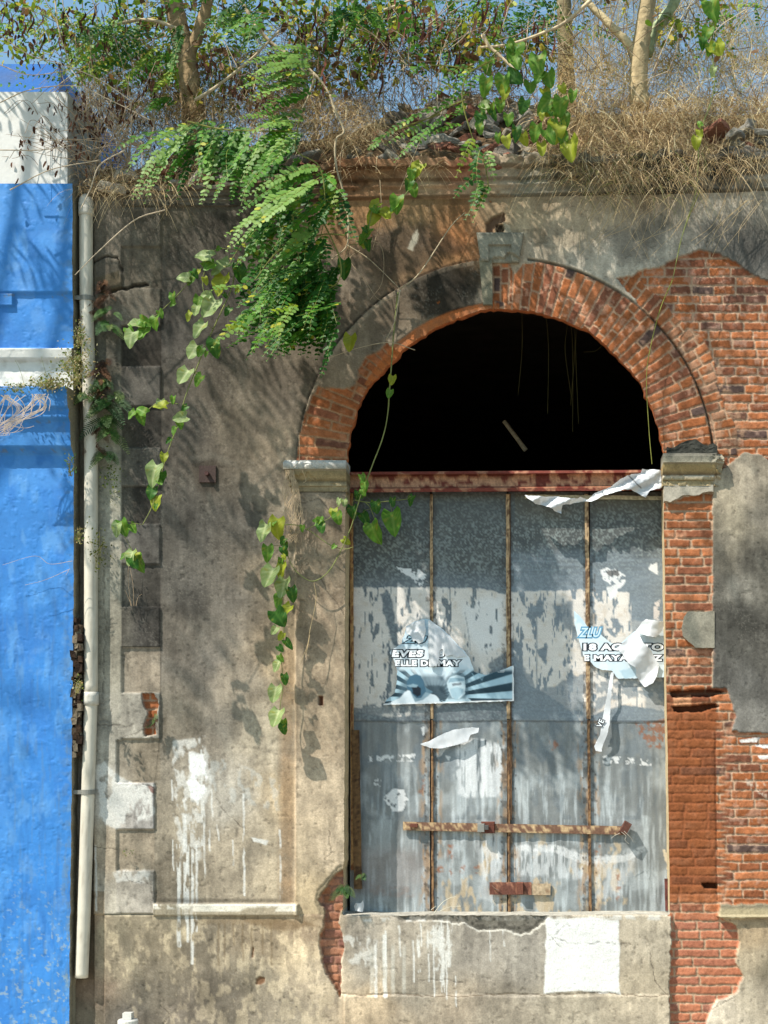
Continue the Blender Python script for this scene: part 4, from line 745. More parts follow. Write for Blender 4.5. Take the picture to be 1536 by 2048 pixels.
def bill1(X, Y):
    c = np.ones(X.shape + (3,)) * lin((226, 236, 242)); c = mix(c, (150, 190, 210), .6 * ss(1305, 1285, Y) * (X < 860)); c = mix(c, (196, 218, 228), .7 * ss(1316, 1340, Y))
    cx, cy = 868., 1395.; an = np.degrees(np.arctan2(cy - Y, X - cx)); r = np.hypot(X - cx, cy - Y); ray = ss(-.2, .35, np.sin(np.radians(an) * 30 + .6)); lowm = ss(1336, 1345, Y)
    bgc = lin((50, 78, 92)) * (1 - .4 * ss(1350, 1395, Y))[:, None]; rc = lin((176, 208, 222)); bb = bgc * (1 - ray[:, None]) + rc * ray[:, None]; glow = ss(55, 10, np.hypot((X - 872) / 1.3, Y - 1345)); bb = mix(bb, (222, 238, 246), .9 * glow); c = c * (1 - lowm[:, None]) + bb * lowm[:, None]
    def fig(pts, rgb, a=1., soft=1.2): nonlocal c; c = mix(c, rgb, a * pmask(X, Y, pts, soft, 1.2, 6))
    fig([(796, 1400), (800, 1372), (812, 1356), (850, 1350), (888, 1352), (890, 1376), (884, 1400)], (70, 96, 110), .75, 6); fig([(852, 1400), (846, 1380), (856, 1370), (890, 1372), (896, 1390), (900, 1402)], (58, 76, 86), .9, 3)
    fig([(766, 1410), (800, 1396), (806, 1388), (815, 1380), (850, 1384), (874, 1392), (884, 1410)], (222, 234, 240)); fig([(818, 1378), (850, 1374), (866, 1384), (845, 1400), (830, 1404), (824, 1392)], (110, 146, 164), .8)
    fig([(814, 1378), (814, 1362), (820, 1352), (832, 1348), (842, 1352), (848, 1364), (852, 1384), (842, 1396), (832, 1396), (822, 1384)], (66, 104, 126)); fig([(823, 1374), (834, 1370), (842, 1376), (842, 1390), (834, 1394), (826, 1386)], (26, 38, 50)); fig([(814, 1371), (826, 1368), (836, 1370), (834, 1374), (820, 1374)], (150, 180, 194), .8)
    fig([(884, 1410), (896, 1394), (900, 1384), (925, 1388), (936, 1396), (950, 1410)], (196, 220, 230)); fig([(889, 1372), (893, 1356), (904, 1346), (926, 1346), (936, 1358), (937, 1386), (930, 1398), (896, 1398)], (64, 92, 106), .7, 2.5); fig([(893, 1366), (900, 1354), (914, 1350), (928, 1354), (931, 1370), (930, 1388), (918, 1398), (904, 1396), (897, 1380)], (206, 226, 234)); fig([(896, 1366), (900, 1356), (928, 1356), (929, 1362), (904, 1364)], (140, 172, 188), .9)
    fig([(904, 1367), (922, 1365), (923, 1370), (906, 1372)], (120, 130, 138), .9); fig([(900, 1378), (914, 1374), (928, 1378), (924, 1390), (912, 1400), (903, 1392)], (170, 202, 216), .8)
    ed = np.minimum(1027 - X, 1409 - Y - (X - 780) * -.03 * 0); c = mix(c, (240, 244, 246), ss(2.5, .8, 1026.5 - X) + ss(3.5, 1.5, np.interp(X, [766, 1028], [1410, 1402]) - Y)); c = mix(c, (240, 243, 244), ss(.58, .66, fbm(X, Y, 9, 3, 3)) * .35 * (Y < 1345))
    c = mix(c, (150, 190, 208), .5 * lmask(X, Y, [(944, 1346), (952, 1358), (956, 1348), (964, 1360), (968, 1350)], 1, .8, .5)); return np.clip(c, 0, .9) * .92
white = lambda X, Y: lin((218, 220, 222)) * (.82 + .22 * fbm(X, Y, 12, 4, 2))[:, None] * np.ones((1, 3))
bill = sheet('torn_poster', [(779, 1306), (783, 1300), (797, 1291), (803, 1288), (804, 1278), (808, 1272), (812, 1253), (830, 1243), (850, 1237), (859, 1239), (880, 1254), (899, 1271), (928, 1302), (939, 1315), (944, 1330), (949, 1344), (972, 1350), (1000, 1341), (1027, 1331), (1028, 1402), (900, 1406), (766, 1410), (773, 1400), (789, 1386), (794, 1362), (794, 1342), (791, 1331), (786, 1315)], bill1, PD)
tag(bill, 'torn blue and white poster with two masked figures pasted on the metal door', 'poster')
letters(bill, 'EVES', 780, 1316, 18, 70, PD, .05, .12, clip=(782, 1e4)); letters(bill, '18', 862, 1316, 18, 30, PD, .05, .12); letters(bill, 'ELLE DE MAY', 788, 1334, 15.5, 138, PD, .05, 0, clip=(790, 926))
letters(bill, 'ZU', 802, 1288, 17, 56, PD, .03, .3, (170, 206, 222), (52, 70, 84))
fl = sheet('flap', [(857, 1240), (862, 1241), (880, 1257), (899, 1273), (926, 1304), (934, 1312), (914, 1315), (904, 1310), (892, 1312), (886, 1303), (889, 1296), (880, 1300), (878, 1316), (875, 1332), (860, 1334), (856, 1300)], white, PD - .006, 1.5, lambda X, Y: .018 * np.abs(np.sin((X - 856) / 9.)) * ss(925, 870, X) * ss(1240, 1290, Y)); fl.parent = bill
fl = sheet('flap', [(812, 1254), (830, 1244), (849, 1239), (852, 1262), (846, 1284), (838, 1288), (832, 1280), (826, 1284), (822, 1272), (812, 1266)], white, PD - .004, 1.5, lambda X, Y: .012 * fbm(X, Y, 14, 3, 1)); fl.parent = bill
def bill2(X, Y):
    c = np.ones(X.shape + (3,)) * lin((214, 230, 238)); c = mix(c, (170, 205, 222), .5 * ss(1262, 1240, Y)); c = mix(c, (232, 240, 244), .6 * ss(.5, .7, fbm(X, Y, 18, 3, 2))); c = mix(c, (168, 176, 180), .55 * box01(X, 1290, 1340, 4) * (Y < 1330)); c = mix(c, (150, 188, 206), .5 * pmask(X, Y, [(1240, 1342), (1262, 1334), (1272, 1352), (1250, 1358)], 2, 2, 8)); return np.clip(c, 0, .9) * .92
b2 = sheet('torn_poster', [(1148, 1221), (1158, 1230), (1167, 1240), (1176, 1256), (1180, 1258), (1184, 1252), (1196, 1264), (1210, 1276), (1222, 1286), (1235, 1292), (1262, 1268), (1270, 1262), (1332, 1243), (1333, 1300), (1333, 1354), (1300, 1357), (1260, 1357), (1236, 1357), (1224, 1341), (1205, 1340), (1190, 1334), (1180, 1322), (1167, 1311), (1160, 1288), (1154, 1266), (1149, 1248)], bill2, PD)
tag(b2, 'torn poster without figures, peeling in white folds beside the brick pier', 'poster')
letters(b2, '18 AGOSTO', 1164, 1303, 18, 166, PD, .05, 0, clip=(1162, 1330)); letters(b2, 'E MAYAGUEZ', 1164, 1323.5, 15.5, 166, PD, .05, 0, clip=(1169, 1330)); letters(b2, 'ZLU', 1152, 1277, 24, 54, PD, .02, .35, (196, 220, 232), (96, 150, 182))
fl = sheet('flap', [(1233, 1296), (1250, 1282), (1270, 1264), (1284, 1244), (1292, 1238), (1332, 1243), (1326, 1260), (1312, 1275), (1296, 1272), (1276, 1266), (1286, 1284), (1302, 1300), (1313, 1322), (1319, 1328), (1314, 1352), (1306, 1366), (1290, 1374), (1280, 1364), (1272, 1352), (1272, 1336), (1256, 1326), (1246, 1310)], white, PD - .008, 1.5, lambda X, Y: .03 * ss(1235, 1262, X) * ss(1335, 1300, X) * (.5 + .5 * np.sin((X + Y * .6) / 13.)) + .02 * fbm(X, Y, 20, 2, 1)); fl.parent = b2
fl = sheet('hanging_strip', [(1222, 1344), (1227, 1344), (1222, 1400), (1219, 1450), (1214, 1470), (1206, 1490), (1203, 1504), (1192, 1502), (1188, 1492), (1200, 1470), (1206, 1430), (1214, 1390)], white, PD - .008, 1.5, lambda X, Y: .014 * np.sin((Y - 1344) / 24.) ** 2); fl.parent = b2
letters(fl, 'VE', 1203, 1459, 14, 20, PD - .026, .02, 0, (232, 236, 238), (40, 46, 52), rot=-1.15); OFF['x'] = 0
o = tag(sheet('torn_banner', [(1048, 990), (1070, 992), (1110, 993), (1156, 997), (1160, 994), (1176, 1000), (1190, 986), (1220, 974), (1240, 958), (1262, 948), (1282, 946), (1284, 938), (1322, 940), (1323, 975), (1300, 982), (1290, 996), (1262, 978), (1240, 980), (1210, 990), (1180, 1004), (1170, 1003), (1124, 1010), (1122, 1028), (1112, 1024), (1098, 1013), (1070, 1008), (1058, 998)], lambda X, Y: white(X, Y) * (1 - .75 * np.maximum(lmask(X, Y, [(1258, 952), (1282, 976)], 1.2, 1, 1), lmask(X, Y, [(1205, 984), (1211, 996)], 1, 1, 1))[:, None]) * .9, .055, 1.5, lambda X, Y: .04 * fbm(X, Y, 16, 4, 3) + .02 * np.sin(X / 11. + Y / 5.) * ss(1330, 1280, X), jag=2), 'crumpled white torn banner draped over the right end of the rusty steel lintel', 'banner')
o = tag(sheet('paper_scrap', [(840, 1488), (860, 1482), (880, 1470), (905, 1460), (935, 1455), (958, 1455), (956, 1464), (940, 1470), (936, 1482), (915, 1490), (885, 1497), (860, 1496)], white, DY - .03, 1.5, lambda X, Y: .012 * fbm(X, Y, 24, 2, 3), jag=1.5), 'curved white strip of torn paper stuck below the poster with masked figures', 'paper')
o = tag(sheet('plastic_scrap', [(708, 1812), (712, 1806), (722, 1806), (726, 1800), (728, 1812), (726, 1824), (710, 1822)], white, DY - .08, 1.5, lambda X, Y: .03 * np.cos((X - 718) / 8.)), 'crumpled white plastic scrap standing on the left end of the door sill', 'litter')

# ------------------------------------------------------------------ the blue neighbour
blue = thing('blue_building', 'bright blue painted building with white bands next to the ruin', 'building', (-2.4, -.12, -.1))
BY = -.12
def pxb(px, y): return CX + (WX(px) - CX) * (D + y) / D
BX1 = float(at(148, 1200, BY)[0])
def blue_field(X, Y):
    f1 = fbm(X, Y, 70, 5, 1); f2 = fbm(X, Y, 12, 4, 2); f3 = fbm(X, Y, 30, 4, 4, sy=90)
    c = lin((60, 136, 212)) * (.80 + .34 * f1)[:, None] * (.94 + .12 * f2)[:, None]; c = mix(c, (44, 112, 192), .35 * ss(.5, .7, f3)); c = mix(c, (96, 166, 236), .35 * ss(.56, .7, fbm(X, Y, 50, 4, 5, sy=80)))
    c = mix(c, (150, 170, 178), .7 * ss(.66, .72, fbm(X, Y, 7, 3, 6)) * ss(1700, 1950, Y + 60 * f1)); c = mix(c, (110, 116, 108), .6 * ss(.6, .68, f2) * np.clip(box01(Y, 590, 597, 2) + box01(Y, 846, 852, 2) + box01(Y, 900, 906, 2), 0, 1))
    h = .0015 * (f2 - .5) + .003 * (f1 - .5) + .0015 * ss(.62, .7, fbm(X, Y, 14, 3, 3)) - .0018 * ss(.73, .76, fbm(X, Y, 10, 3, 5, sy=7))
    dr_ = ss(.55, .75, fbm(X, Y, 9, 3, 6, sy=110)) * ss(900, 1300, Y); c = mix(c, (40, 96, 160), .28 * dr_); c = mix(c, (120, 176, 226), .3 * ss(.6, .75, fbm(X, Y, 24, 4, 1, sy=60))); c = mix(c, (104, 128, 140), .35 * ss(.5, .64, f2) * ss(100, 146, X) + .25 * ss(.60, .72, fbm(X, Y, 5, 3, 4, sy=50)) * ss(1000, 1500, Y)); c = mix(c, (128, 176, 224), .2 * ss(.62, .72, fbm(X, Y, 60, 5, 3))); wt = box01(Y, 699, 721, 1) ; wb_ = box01(Y, 721, 782, 1); wc = lin((232, 230, 222)) * (.88 + .2 * f1)[:, None]; c = np.where((wt + wb_)[:, None] > .5, wc, c); c = mix(c, (150, 140, 112), .35 * ss(.5, .7, f2) * wb_ + .4 * box01(Y, 768, 783, 5) * (f2 + .1))
    h = h + .035 * wt + np.interp(Y, [0, 586, 592, 698, 722, 724, 782, 783, 790, 822, 826, 842, 848, 860, 896, 904, 910, 4000], [.03, .03, .012, .012, .0, .0, .01, .13, .13, .12, .10, .10, .07, .065, .055, .02, 0, 0])
    h = h + .018 * (X < 30) * box01(Y, 590, 614, 1)
    return np.clip(c, .01, .9), h
ys = np.arange(371, 2100, 2.0); ys = np.concatenate([ys, [2120, 2200]])
xs = np.concatenate([np.arange(-1400, -40, 30.0), np.arange(-40, 146.5, 2.0)]); X, Y = np.meshgrid(xs, ys); sh = X.shape; c, h = blue_field(X.ravel(), Y.ravel())
Xe = np.interp(Y.ravel(), [370, 1200, 1950, 2200], [148, 147, 139, 137]) + 3 * (fbm(Y.ravel() * 0, Y.ravel(), 18, 4, 3) - .5); Xq = X.ravel() + (Xe - 146) * (X.ravel() > 100) * (X.ravel() - 100) / 46.
V = at(Xq, Y.ravel(), BY); V[:, 1] -= h; put('wall', V, gridfaces(*sh), M_blue, blue, c * AMUL, True)
# its bare side facing the gap
i0 = np.arange(sh[0]) * sh[1] + sh[1] - 1; E = V[i0]; R = []; Cc = []
for dp in np.linspace(0, .30, 12):
    q = E.copy(); q[:, 1] = BY - h[i0] * (1 - min(1, dp * 20)) + dp; q[:, 0] += .008 * (fbm(np.full(len(E), dp * 900), ys, 14, 3, 3) - .5) * (dp > 0); R.append(q); f = fbm(np.full(len(E), dp * 500), ys, 14, 4, 2, sy=60); cc = lin((150, 142, 122)) * (.55 + .9 * f)[:, None]
    dkm = ss(1245, 1260, ys) * ss(1500, 1490, ys); cc = mix(cc, (84, 62, 46), .6 * dkm); Cc.append(cc * AMUL)
R = np.stack(R, 1); put('side_wall', R.reshape(-1, 3), gridfaces(R.shape[0], R.shape[1]), M_plaster, blue, np.stack(Cc, 1).reshape(-1, 3), False)
# white parapet block and the blue wall behind
def soft_block(name, x0, x1, y0, y1, z0, z1, rgb, mat, parent, step=.03):
    b_ = MB()
    for (o_, u, v, nu, nv) in (((x0, y0, z0), (x1 - x0, 0, 0), (0, 0, z1 - z0), x1 - x0, z1 - z0), ((x1, y0, z0), (0, y1 - y0, 0), (0, 0, z1 - z0), y1 - y0, z1 - z0), ((x0, y0, z1), (x1 - x0, 0, 0), (0, y1 - y0, 0), x1 - x0, y1 - y0), ((x0, y1, z0), (0, y0 - y1, 0), (0, 0, z1 - z0), y1 - y0, z1 - z0)):
        a = max(2, int(nu / step)); b2_ = max(2, int(nv / step)); U, W = np.meshgrid(np.linspace(0, 1, a + 1), np.linspace(0, 1, b2_ + 1)); Vv = np.array(o_) + U.ravel()[:, None] * np.array(u) + W.ravel()[:, None] * np.array(v)
        q = fbm(Vv[:, 0] * 333 + Vv[:, 1] * 200, Vv[:, 2] * 333, 40, 4, 2); cc = lin(rgb) * (.82 + .3 * q)[:, None]; cc = mix(cc, (120, 112, 92), .4 * ss(.6, .75, q)); b_.add(Vv, gridfaces(b2_ + 1, a + 1), cc * AMUL)
    return b_.build(name, mat, parent, False)
A = at(135, 184, BY); B = at(135, 371, BY)
soft_block('parapet', A[0] - 4.5, A[0], BY - .002, .55, B[2] + .001, A[2], (232, 230, 224), M_blue, blue)
A2 = at(118, 128, 1.5); B2 = at(118, 400, 1.5)
soft_block('upper_wall', A2[0] - 4, A2[0], 1.5, 3.5, B2[2], A2[2], (52, 128, 214), M_blue, blue, .08)
b = MB(); b.add(boxv(-6.2, BX1 - .02, .25, 7.5, -.1, float(B[2])), BOXF, lin((70, 110, 160)) * .7); b.build('side_wall', M_blue, blue)

# ------------------------------------------------------------------ the drain pipe
dp_ = thing('drain_pipe', 'cream plastic drain pipe running down between the blue wall and the ruin', 'pipe', tuple(at(172, 1950, -.07)))
def pipe_tube(pts, rad_, n=20):
    return tube(pts, rad_, rad_, n)
def pcol(V, base=(222, 214, 196)):
    f = fbm(V[:, 0] * 400, V[:, 2] * 333, 30, 4, 2, sy=60); g = fbm(V[:, 0] * 900, V[:, 2] * 333, 6, 3, 3, sy=30); c = lin(base) * (.86 + .2 * f)[:, None]; return mix(c, (130, 118, 96), .35 * ss(.55, .75, g)) * AMUL
path = [(172, 408), (173, 600), (179, 800), (182, 900), (182, 1150), (182, 1390)]
V_, F_ = pipe_tube(spline(np.array([at(p[0], p[1], -.07) for p in path]), 12), .040); put('pipe', V_, F_, M_pvc, dp_, pcol(V_), True)
path = [(182, 1395), (177, 1550), (172, 1700), (167, 1850), (163, 1955)]
V_, F_ = pipe_tube(spline(np.array([at(p[0], p[1], -.07) for p in path]), 12), .039); put('pipe', V_, F_, M_pvc, dp_, pcol(V_), True)
def ringpart(px, y0, y1, r, name, rgb): V_, F_ = pipe_tube(np.array([at(px, y, -.07) for y in np.linspace(y0, y1, 4)]), r); put(name, V_, F_, M_pvc, dp_, pcol(V_, rgb), True)
ringpart(182, 1384, 1410, .045, 'coupling', (220, 216, 204)); ringpart(172, 414, 432, .0445, 'coupling', (224, 218, 204))
V_, F_ = tube(np.array([at(172, y, -.07) for y in (430, 408, 398, 392, 388)]), .044, .044, 20)
rr_ = [1, 1, .9, .6, .25]; V_ = V_.reshape(5, 20, 3); ctrs = V_.mean(1, keepdims=True); V_ = (ctrs + (V_ - ctrs) * np.array(rr_)[:, None, None]).reshape(-1, 3); put('cap', V_, F_, M_pvc, dp_, pcol(V_, (226, 220, 206)), True)
for (px, py) in ((176, 1584), (174, 598)):
    b = MB(); p = at(px, py, -.07); V_, F_ = tube(np.stack([p + (0, 0, .014), p - (0, 0, .014)]), .0435, .0435, 20); b.add(V_, F_, lin((120, 118, 110))); p2 = at(px - 21, py, -.07); b.add(boxv(p2[0] - .035, p2[0] + .035, -.10, -.085, p2[2] - .012, p2[2] + .012), BOXF, lin((120, 118, 110))); b.build('bracket', M_metal, dp_)
# rotten wood and mortar filling in the gap behind the pipe
rot = MB()
for k in range(260):
    y_ = rng.uniform(1240, 1510); p = at(149 + rng.uniform(-3, 12), y_, -.10 + rng.uniform(-.02, .05)); s_ = rng.uniform(.006, .017); v = boxv(-s_, s_, -s_, s_, -s_ * 1.5, s_ * 1.5) * rng.uniform(.6, 1.3, (8, 3)); rot.add(v + p, BOXF, lin(random.choice([(66, 50, 38), (86, 72, 58), (50, 38, 30), (120, 108, 90)])) * .8)
rot.build('crumbling_mortar', M_stone, old, False)
# white stand pipe cap at the pavement
sp_ = thing('vent_pipe', 'short white capped plastic pipe standing against the foot of the wall', 'pipe', tuple(at(256, 2090, -.12)))
def lathe(prof, base, n=20):
    a = np.arange(n) / n * 2 * math.pi; V_ = np.array([[base[0] + r * math.cos(t), base[1] + r * math.sin(t), base[2] + z] for z, r in prof for t in a]); m = len(prof); i = np.arange(m * n).reshape(m, n); j = np.roll(i, -1, 1)
    return V_, [np.stack([i[:-1], j[:-1], j[1:], i[1:]], -1).reshape(-1, 4), i[-1][None], i[0][::-1][None]]
p = at(256, 2048, -.12)
V_, F_ = lathe([(-.16, .05), (-.002, .05)], p); put('pipe', V_, F_, M_pvc, sp_, lin((206, 204, 196)) * .8, True)
V_, F_ = lathe([(-.03, .06), (.022, .06), (.028, .055), (.03, .03)], p); put('cap', V_, F_, M_pvc, sp_, lin((214, 212, 204)) * .8, False)
b = MB(); b.add(boxv(p[0] - .026, p[0] + .026, p[1] - .026, p[1] + .026, p[2] + .031, p[2] + .068), BOXF, lin((216, 214, 206)) * .8); b.build('square_nut', M_pvc, sp_)
# ------------------------------------------------------------------ ground
b = MB(); b.add(np.array([[-400, -400, -.25], [400, -400, -.25], [400, 400, -.25], [-400, 400, -.25]], float), np.array([[0, 1, 2, 3]])); struct(b.build('ground', M_asphalt))
b = MB(); b.add(boxv(-30, 30, -1.5, -.14, -.26, -.11), BOXF); struct(b.build('pavement', M_conc))
# flat roof slab behind the parapet of the ruin
b = MB(); b.add(boxv(-1.72, 6.42, .47, 2.0, 4.78, 4.9), BOXF, lin((120, 110, 95)) * .8); b.build('roof_edge', M_plaster, old)
# soil and rubble banked on top of the wall
def topline(x): return np.interp(x, [150, 190, 260, 380, 470, 600, 700, 760, 830, 900, 1000, 1080, 1150, 1250, 1400, 1536, 1700, 3000], [392, 372, 330, 262, 268, 262, 250, 215, 190, 178, 190, 200, 210, 205, 205, 200, 210, 230])
xs = np.concatenate([np.arange(188, 1600, 7.0), np.arange(1600, 3000, 50)]); edge = np.interp(xs, [186, 330, 460, 600, 760, 1000, 1200, 1536, 3000], [388, 376, 370, 343, 326, 326, 322, 312, 305])
R = []; Cc = []
for k, t in enumerate(np.linspace(0, 1, 16)):
    dep = -.06 + .75 * t; q = fbm(xs, xs * 0 + t * 200, 30, 4, 3); yy = edge + (topline(xs) + 24 - edge) * (t ** .8) + (q - .5) * 36 * (t > 0); R.append(at(xs, yy + 6 * (t == 0), np.full(xs.shape, dep) + .08 * (q - .5))); f = fbm(xs, xs * 0 + t * 300, 12, 4, 2); Cc.append(lin((92, 74, 54)) * (.4 + 1.1 * f)[:, None])
for dep, dz in ((1.2, 0), (2.2, -.2)): q = fbm(xs, xs * 0 + dep * 100, 30, 3, 1); v = R[15].copy(); v[:, 1] = dep; v[:, 2] += dz + .05 * (q - .5); R.append(v); Cc.append(Cc[15])
R = np.stack(R); o = put('soil', R.reshape(-1, 3), gridfaces(R.shape[0], R.shape[1]), M_soil, None, np.concatenate(Cc), False); struct(o)

# ------------------------------------------------------------------ rubble
def stone_mesh(seed, flat):
    r = np.random.RandomState(seed); bm_v = boxv(-.5, .5, -.4, .4, -.3 * flat, .3 * flat) * r.uniform(.75, 1.2, (8, 3)); import bmesh
    bm = bmesh.new(); vs = [bm.verts.new(v) for v in bm_v]
    for f in BOXF: bm.faces.new([vs[i] for i in f])
    bmesh.ops.bevel(bm, geom=bm.edges[:], offset=.07, segments=1, affect='EDGES'); bmesh.ops.triangulate(bm, faces=bm.faces[:]); bmesh.ops.subdivide_edges(bm, edges=bm.edges[:], cuts=1)
    for v in bm.verts: v.co += Vector(r.uniform(-.035, .035, 3))
    bm.normal_update(); me = bpy.data.meshes.new('rubble_stone'); bm.to_mesh(me); bm.free(); return me
def stone_mat(name, rgb): return material(name, .95, 18, .35, .9, 30, .12, col=rgb, bdist=.02)
SM = [stone_mat('brick_fragment', (136, 92, 74)), stone_mat('stone_grey', (156, 150, 138)), stone_mat('stone_dark', (120, 112, 102)), stone_mat('stone_pale', (186, 174, 154))]
smesh = []
for k in range(12):
    me = stone_mesh(k, .9 if k % 4 == 0 else .6); me.materials.append(SM[[0, 1, 2, 0, 3, 1][k % 6]]); smesh.append(me)
r = np.random.RandomState(3); LBL = ['broken piece of red brick or mortar in the rubble along the wall top']
def stone(px, py, y, size, k):
    o = bpy.data.objects.new('rubble_stone', smesh[k % 12]); SC.collection.objects.link(o); o.location = at(px, py, y); s_ = size * S; o.scale = (s_, s_ * .9, s_ * r.uniform(.8, 1.25)); o.rotation_euler = (r.uniform(-.7, .7), r.uniform(-.7, .7), r.uniform(-1, 1))
    tag(o, LBL[0], 'rubble', 'rubble stones heaped on top of the wall')
for k in range(150):
    t = r.rand() ** .8; px = r.choice([r.uniform(750, 1110), r.uniform(760, 1080), r.uniform(600, 1180)]); e = np.interp(px, xs, edge); tl = topline(px) + 10; stone(px, e + (tl - e) * t + 4, -.05 + .6 * t, r.uniform(22, 52) * (1.1 - .3 * t), r.randint(12))
for k in range(16): px = r.uniform(1430, 1570); stone(px, np.interp(px, xs, edge) - r.uniform(0, 60), r.uniform(-.08, .15), r.uniform(24, 60), r.randint(12))
for k in range(34): px = r.uniform(200, 640); stone(px, np.interp(px, xs, edge) - r.uniform(0, 34), r.uniform(-.08, .2), r.uniform(20, 50), r.randint(12))

# ------------------------------------------------------------------ leaves
def oval(n=8):
    a = np.linspace(0, 2 * math.pi, n, endpoint=False); u = .5 - .5 * np.cos(a); v = np.sin(a) * .5 * (1 - .25 * (u - .5)); return u, v
OU, OV = oval(7)
def place_leaves(base, dirv, side, nrm, L, W, rgb, cup=.12):
    """many small flat oval leaves: base (n,3), unit dir/side/nrm (n,3), length, width, colours (n,3)"""
    n = len(base); V = base[:, None] + dirv[:, None] * (OU[None, :, None] * L[:, None, None]) + side[:, None] * (OV[None, :, None] * W[:, None, None]) + nrm[:, None] * ((np.abs(OV)[None, :, None] - .25) * cup * W[:, None, None] * 2)
    F = np.arange(n * 7).reshape(n, 7); C = np.repeat(rgb, 7, 0); return V.reshape(-1, 3), F, C
def frond(mb, p0, p1, rnd, n=14, ll=14, lw=8, droop=.18, tone=0, face=None, rach=True, taper=.35):
    p0 = np.array(p0, float); p1 = np.array(p1, float); d = p1 - p0; L = np.linalg.norm(d); m = 12; t = np.linspace(0, 1, m)[:, None]
    P = p0 + d * t + np.array([0, 0, 1.]) * (droop * L * (t * (1 - t)) * 2) + rnd.uniform(-.05, .05, 3) * L * t * (1 - t) * 4
    tt = np.linspace(.06, .985, n); base = np.stack([np.interp(tt, t[:, 0], P[:, i]) for i in range(3)], -1); T = norm(np.stack([np.interp(tt, t[:, 0], g) for g in np.gradient(P, axis=0).T], -1))
    N = norm(np.array(face if face is not None else (rnd.uniform(-.5, .5), -1, rnd.uniform(.1, .9)), float))
    Sd = norm(np.cross(T, N)); Nn = norm(np.cross(Sd, T)); prof = np.sin(np.clip(tt * 2.7 + .35, 0, math.pi)) ** .5 * (1 - taper * tt)
    for s_ in (-1, 1):
        dr = norm(Sd * s_ * (1 + 0 * rnd.rand(n, 1)) + T * (.35 + .25 * rnd.rand(n, 1)) - np.array([0, 0, .18]) + Nn * rnd.uniform(-.25, .35, (n, 1))); sd = norm(np.cross(dr, Nn)); nn = np.cross(sd, dr)
        g = rnd.rand(n, 1); c = lin((66, 114, 36)) * (1 - g) + lin((100, 150, 54)) * g
        if tone == 1: c = lin((104, 142, 72)) * (1 - g) + lin((136, 168, 98)) * g
        if tone == 2: c = lin((36, 80, 26)) * (1 - g) + lin((58, 112, 36)) * g
        if tone == 3: c = lin((150, 160, 40)) * (1 - g) + lin((92, 140, 46)) * g
        yl = rnd.rand(n, 1) < .022; c = np.where(yl, lin((176, 176, 60)), c); c = c * np.array([.98, .98, .66]) * rnd.uniform(.8, 1.15)
        V, F, C = place_leaves(base, dr, sd, nn, ll * S * prof * rnd.uniform(.65, 1.2, n) * np.where(rnd.rand(n) < .08, .15, 1), lw * S * prof * rnd.uniform(.75, 1.15, n), c); mb.add(V, F, C)
    if rach:
        V, F = tube(P, .0016, .0008, 3, False); mb.add(V, F, lin((150, 160, 70)))
def twig(mb, pts, y, r0, r1, rgb, n=5, sp=6, wob=.3):
    P = pxpath(pts, y, sp); V, F = tube(P, r0, r1, n, True, wob); mb.add(V, F, np.clip(lin(rgb) * (.7 + .6 * fbm(V[:, 0] * 300, V[:, 2] * 300, 9, 3, 2)[:, None]), 0, 1)); return P

# ---- trees growing on the wall top
def tree(label, base_px, base_y, dep):
    return thing('tree', label, 'tree', tuple(at(base_px, base_y, dep)), 'trees rooted on top of the ruined wall')
def canopy(mb, rnd, box, count, frac=.7, ll=11, lw=6.5, tones=(0, 2, 3), length=(.25, .5)):
    x0, x1, y0, y1, z0, z1 = box
    for k in range(count):
        p = np.array([rnd.uniform(x0, x1), rnd.uniform(y0, y1), rnd.uniform(z0, z1)]); d = norm(np.array([rnd.normal(), rnd.normal() * .8, rnd.uniform(-1.0, .1)])) * rnd.uniform(*length)
        frond(mb, p, p + d, rnd, 10, ll, lw, .15, rnd.choice(tones), None, False)
t1 = tree('tree with thick tan trunk rising at the upper left of the wall top', 385, 262, .45); r1 = np.random.RandomState(21)
b = MB(); twig(b, [(392, 290), (385, 220), (372, 120), (350, 20), (330, -80), (300, -260)], .45, .078, .045, (150, 128, 96), 12, 8, .16); twig(b, [(372, 120), (405, 40), (430, -60), (460, -200)], .45, .045, .02, (150, 128, 96), 8)
b.build('trunk', M_bark, t1, True)
b = MB()
for pts, r0 in (([(510, 50), (545, 88), (590, 120), (612, 150)], .020), ([(430, -60), (480, 0), (510, 50)], .026), ([(390, 200), (430, 175), (500, 120), (560, 60)], .016), ([(612, 150), (628, 150), (618, 190), (600, 230), (590, 290), (575, 330)], .010), ([(660, 190), (668, 215), (688, 262), (672, 280), (672, 330), (688, 390), (697, 440), (696, 480)], .011), ([(600, 120), (640, 160), (660, 190)], .014), ([(360, 60), (300, 40), (230, 50), (160, 90)], .018),
                ([(697, 440), (694, 490), (672, 512), (640, 535), (600, 560)], .007), ([(694, 490), (740, 520), (800, 578)], .006), ([(800, 578), (840, 545), (900, 455), (930, 425)], .006), ([(800, 580), (790, 640), (772, 680)], .006), ([(830, 700), (780, 685), (720, 695), (660, 715)], .004)):
    twig(b, pts, -.25 if pts[0][1] > 150 else .1, r0 * .72, r0 * .4, (172, 156, 128), 6, 6, .3)
b.build('branch', M_bark, t1, True)
cr = MB(); canopy(cr, r1, (-2.6, -.2, .3, 1.3, 5.75, 6.6), 90); canopy(cr, r1, (-2.6, -.4, .5, 1.6, 5.5, 6.1), 22)
for k in range(150): # sparse yellow-green leaves against the sky
    p = at(r1.uniform(0, 330), r1.uniform(0, 100), r1.uniform(.2, .8)); frond(cr, p, p + r1.uniform(-.2, .2, 3) + (0, 0, -.12), r1, 8, 9, 7, .1, r1.choice([0, 3, 3]), None, False)
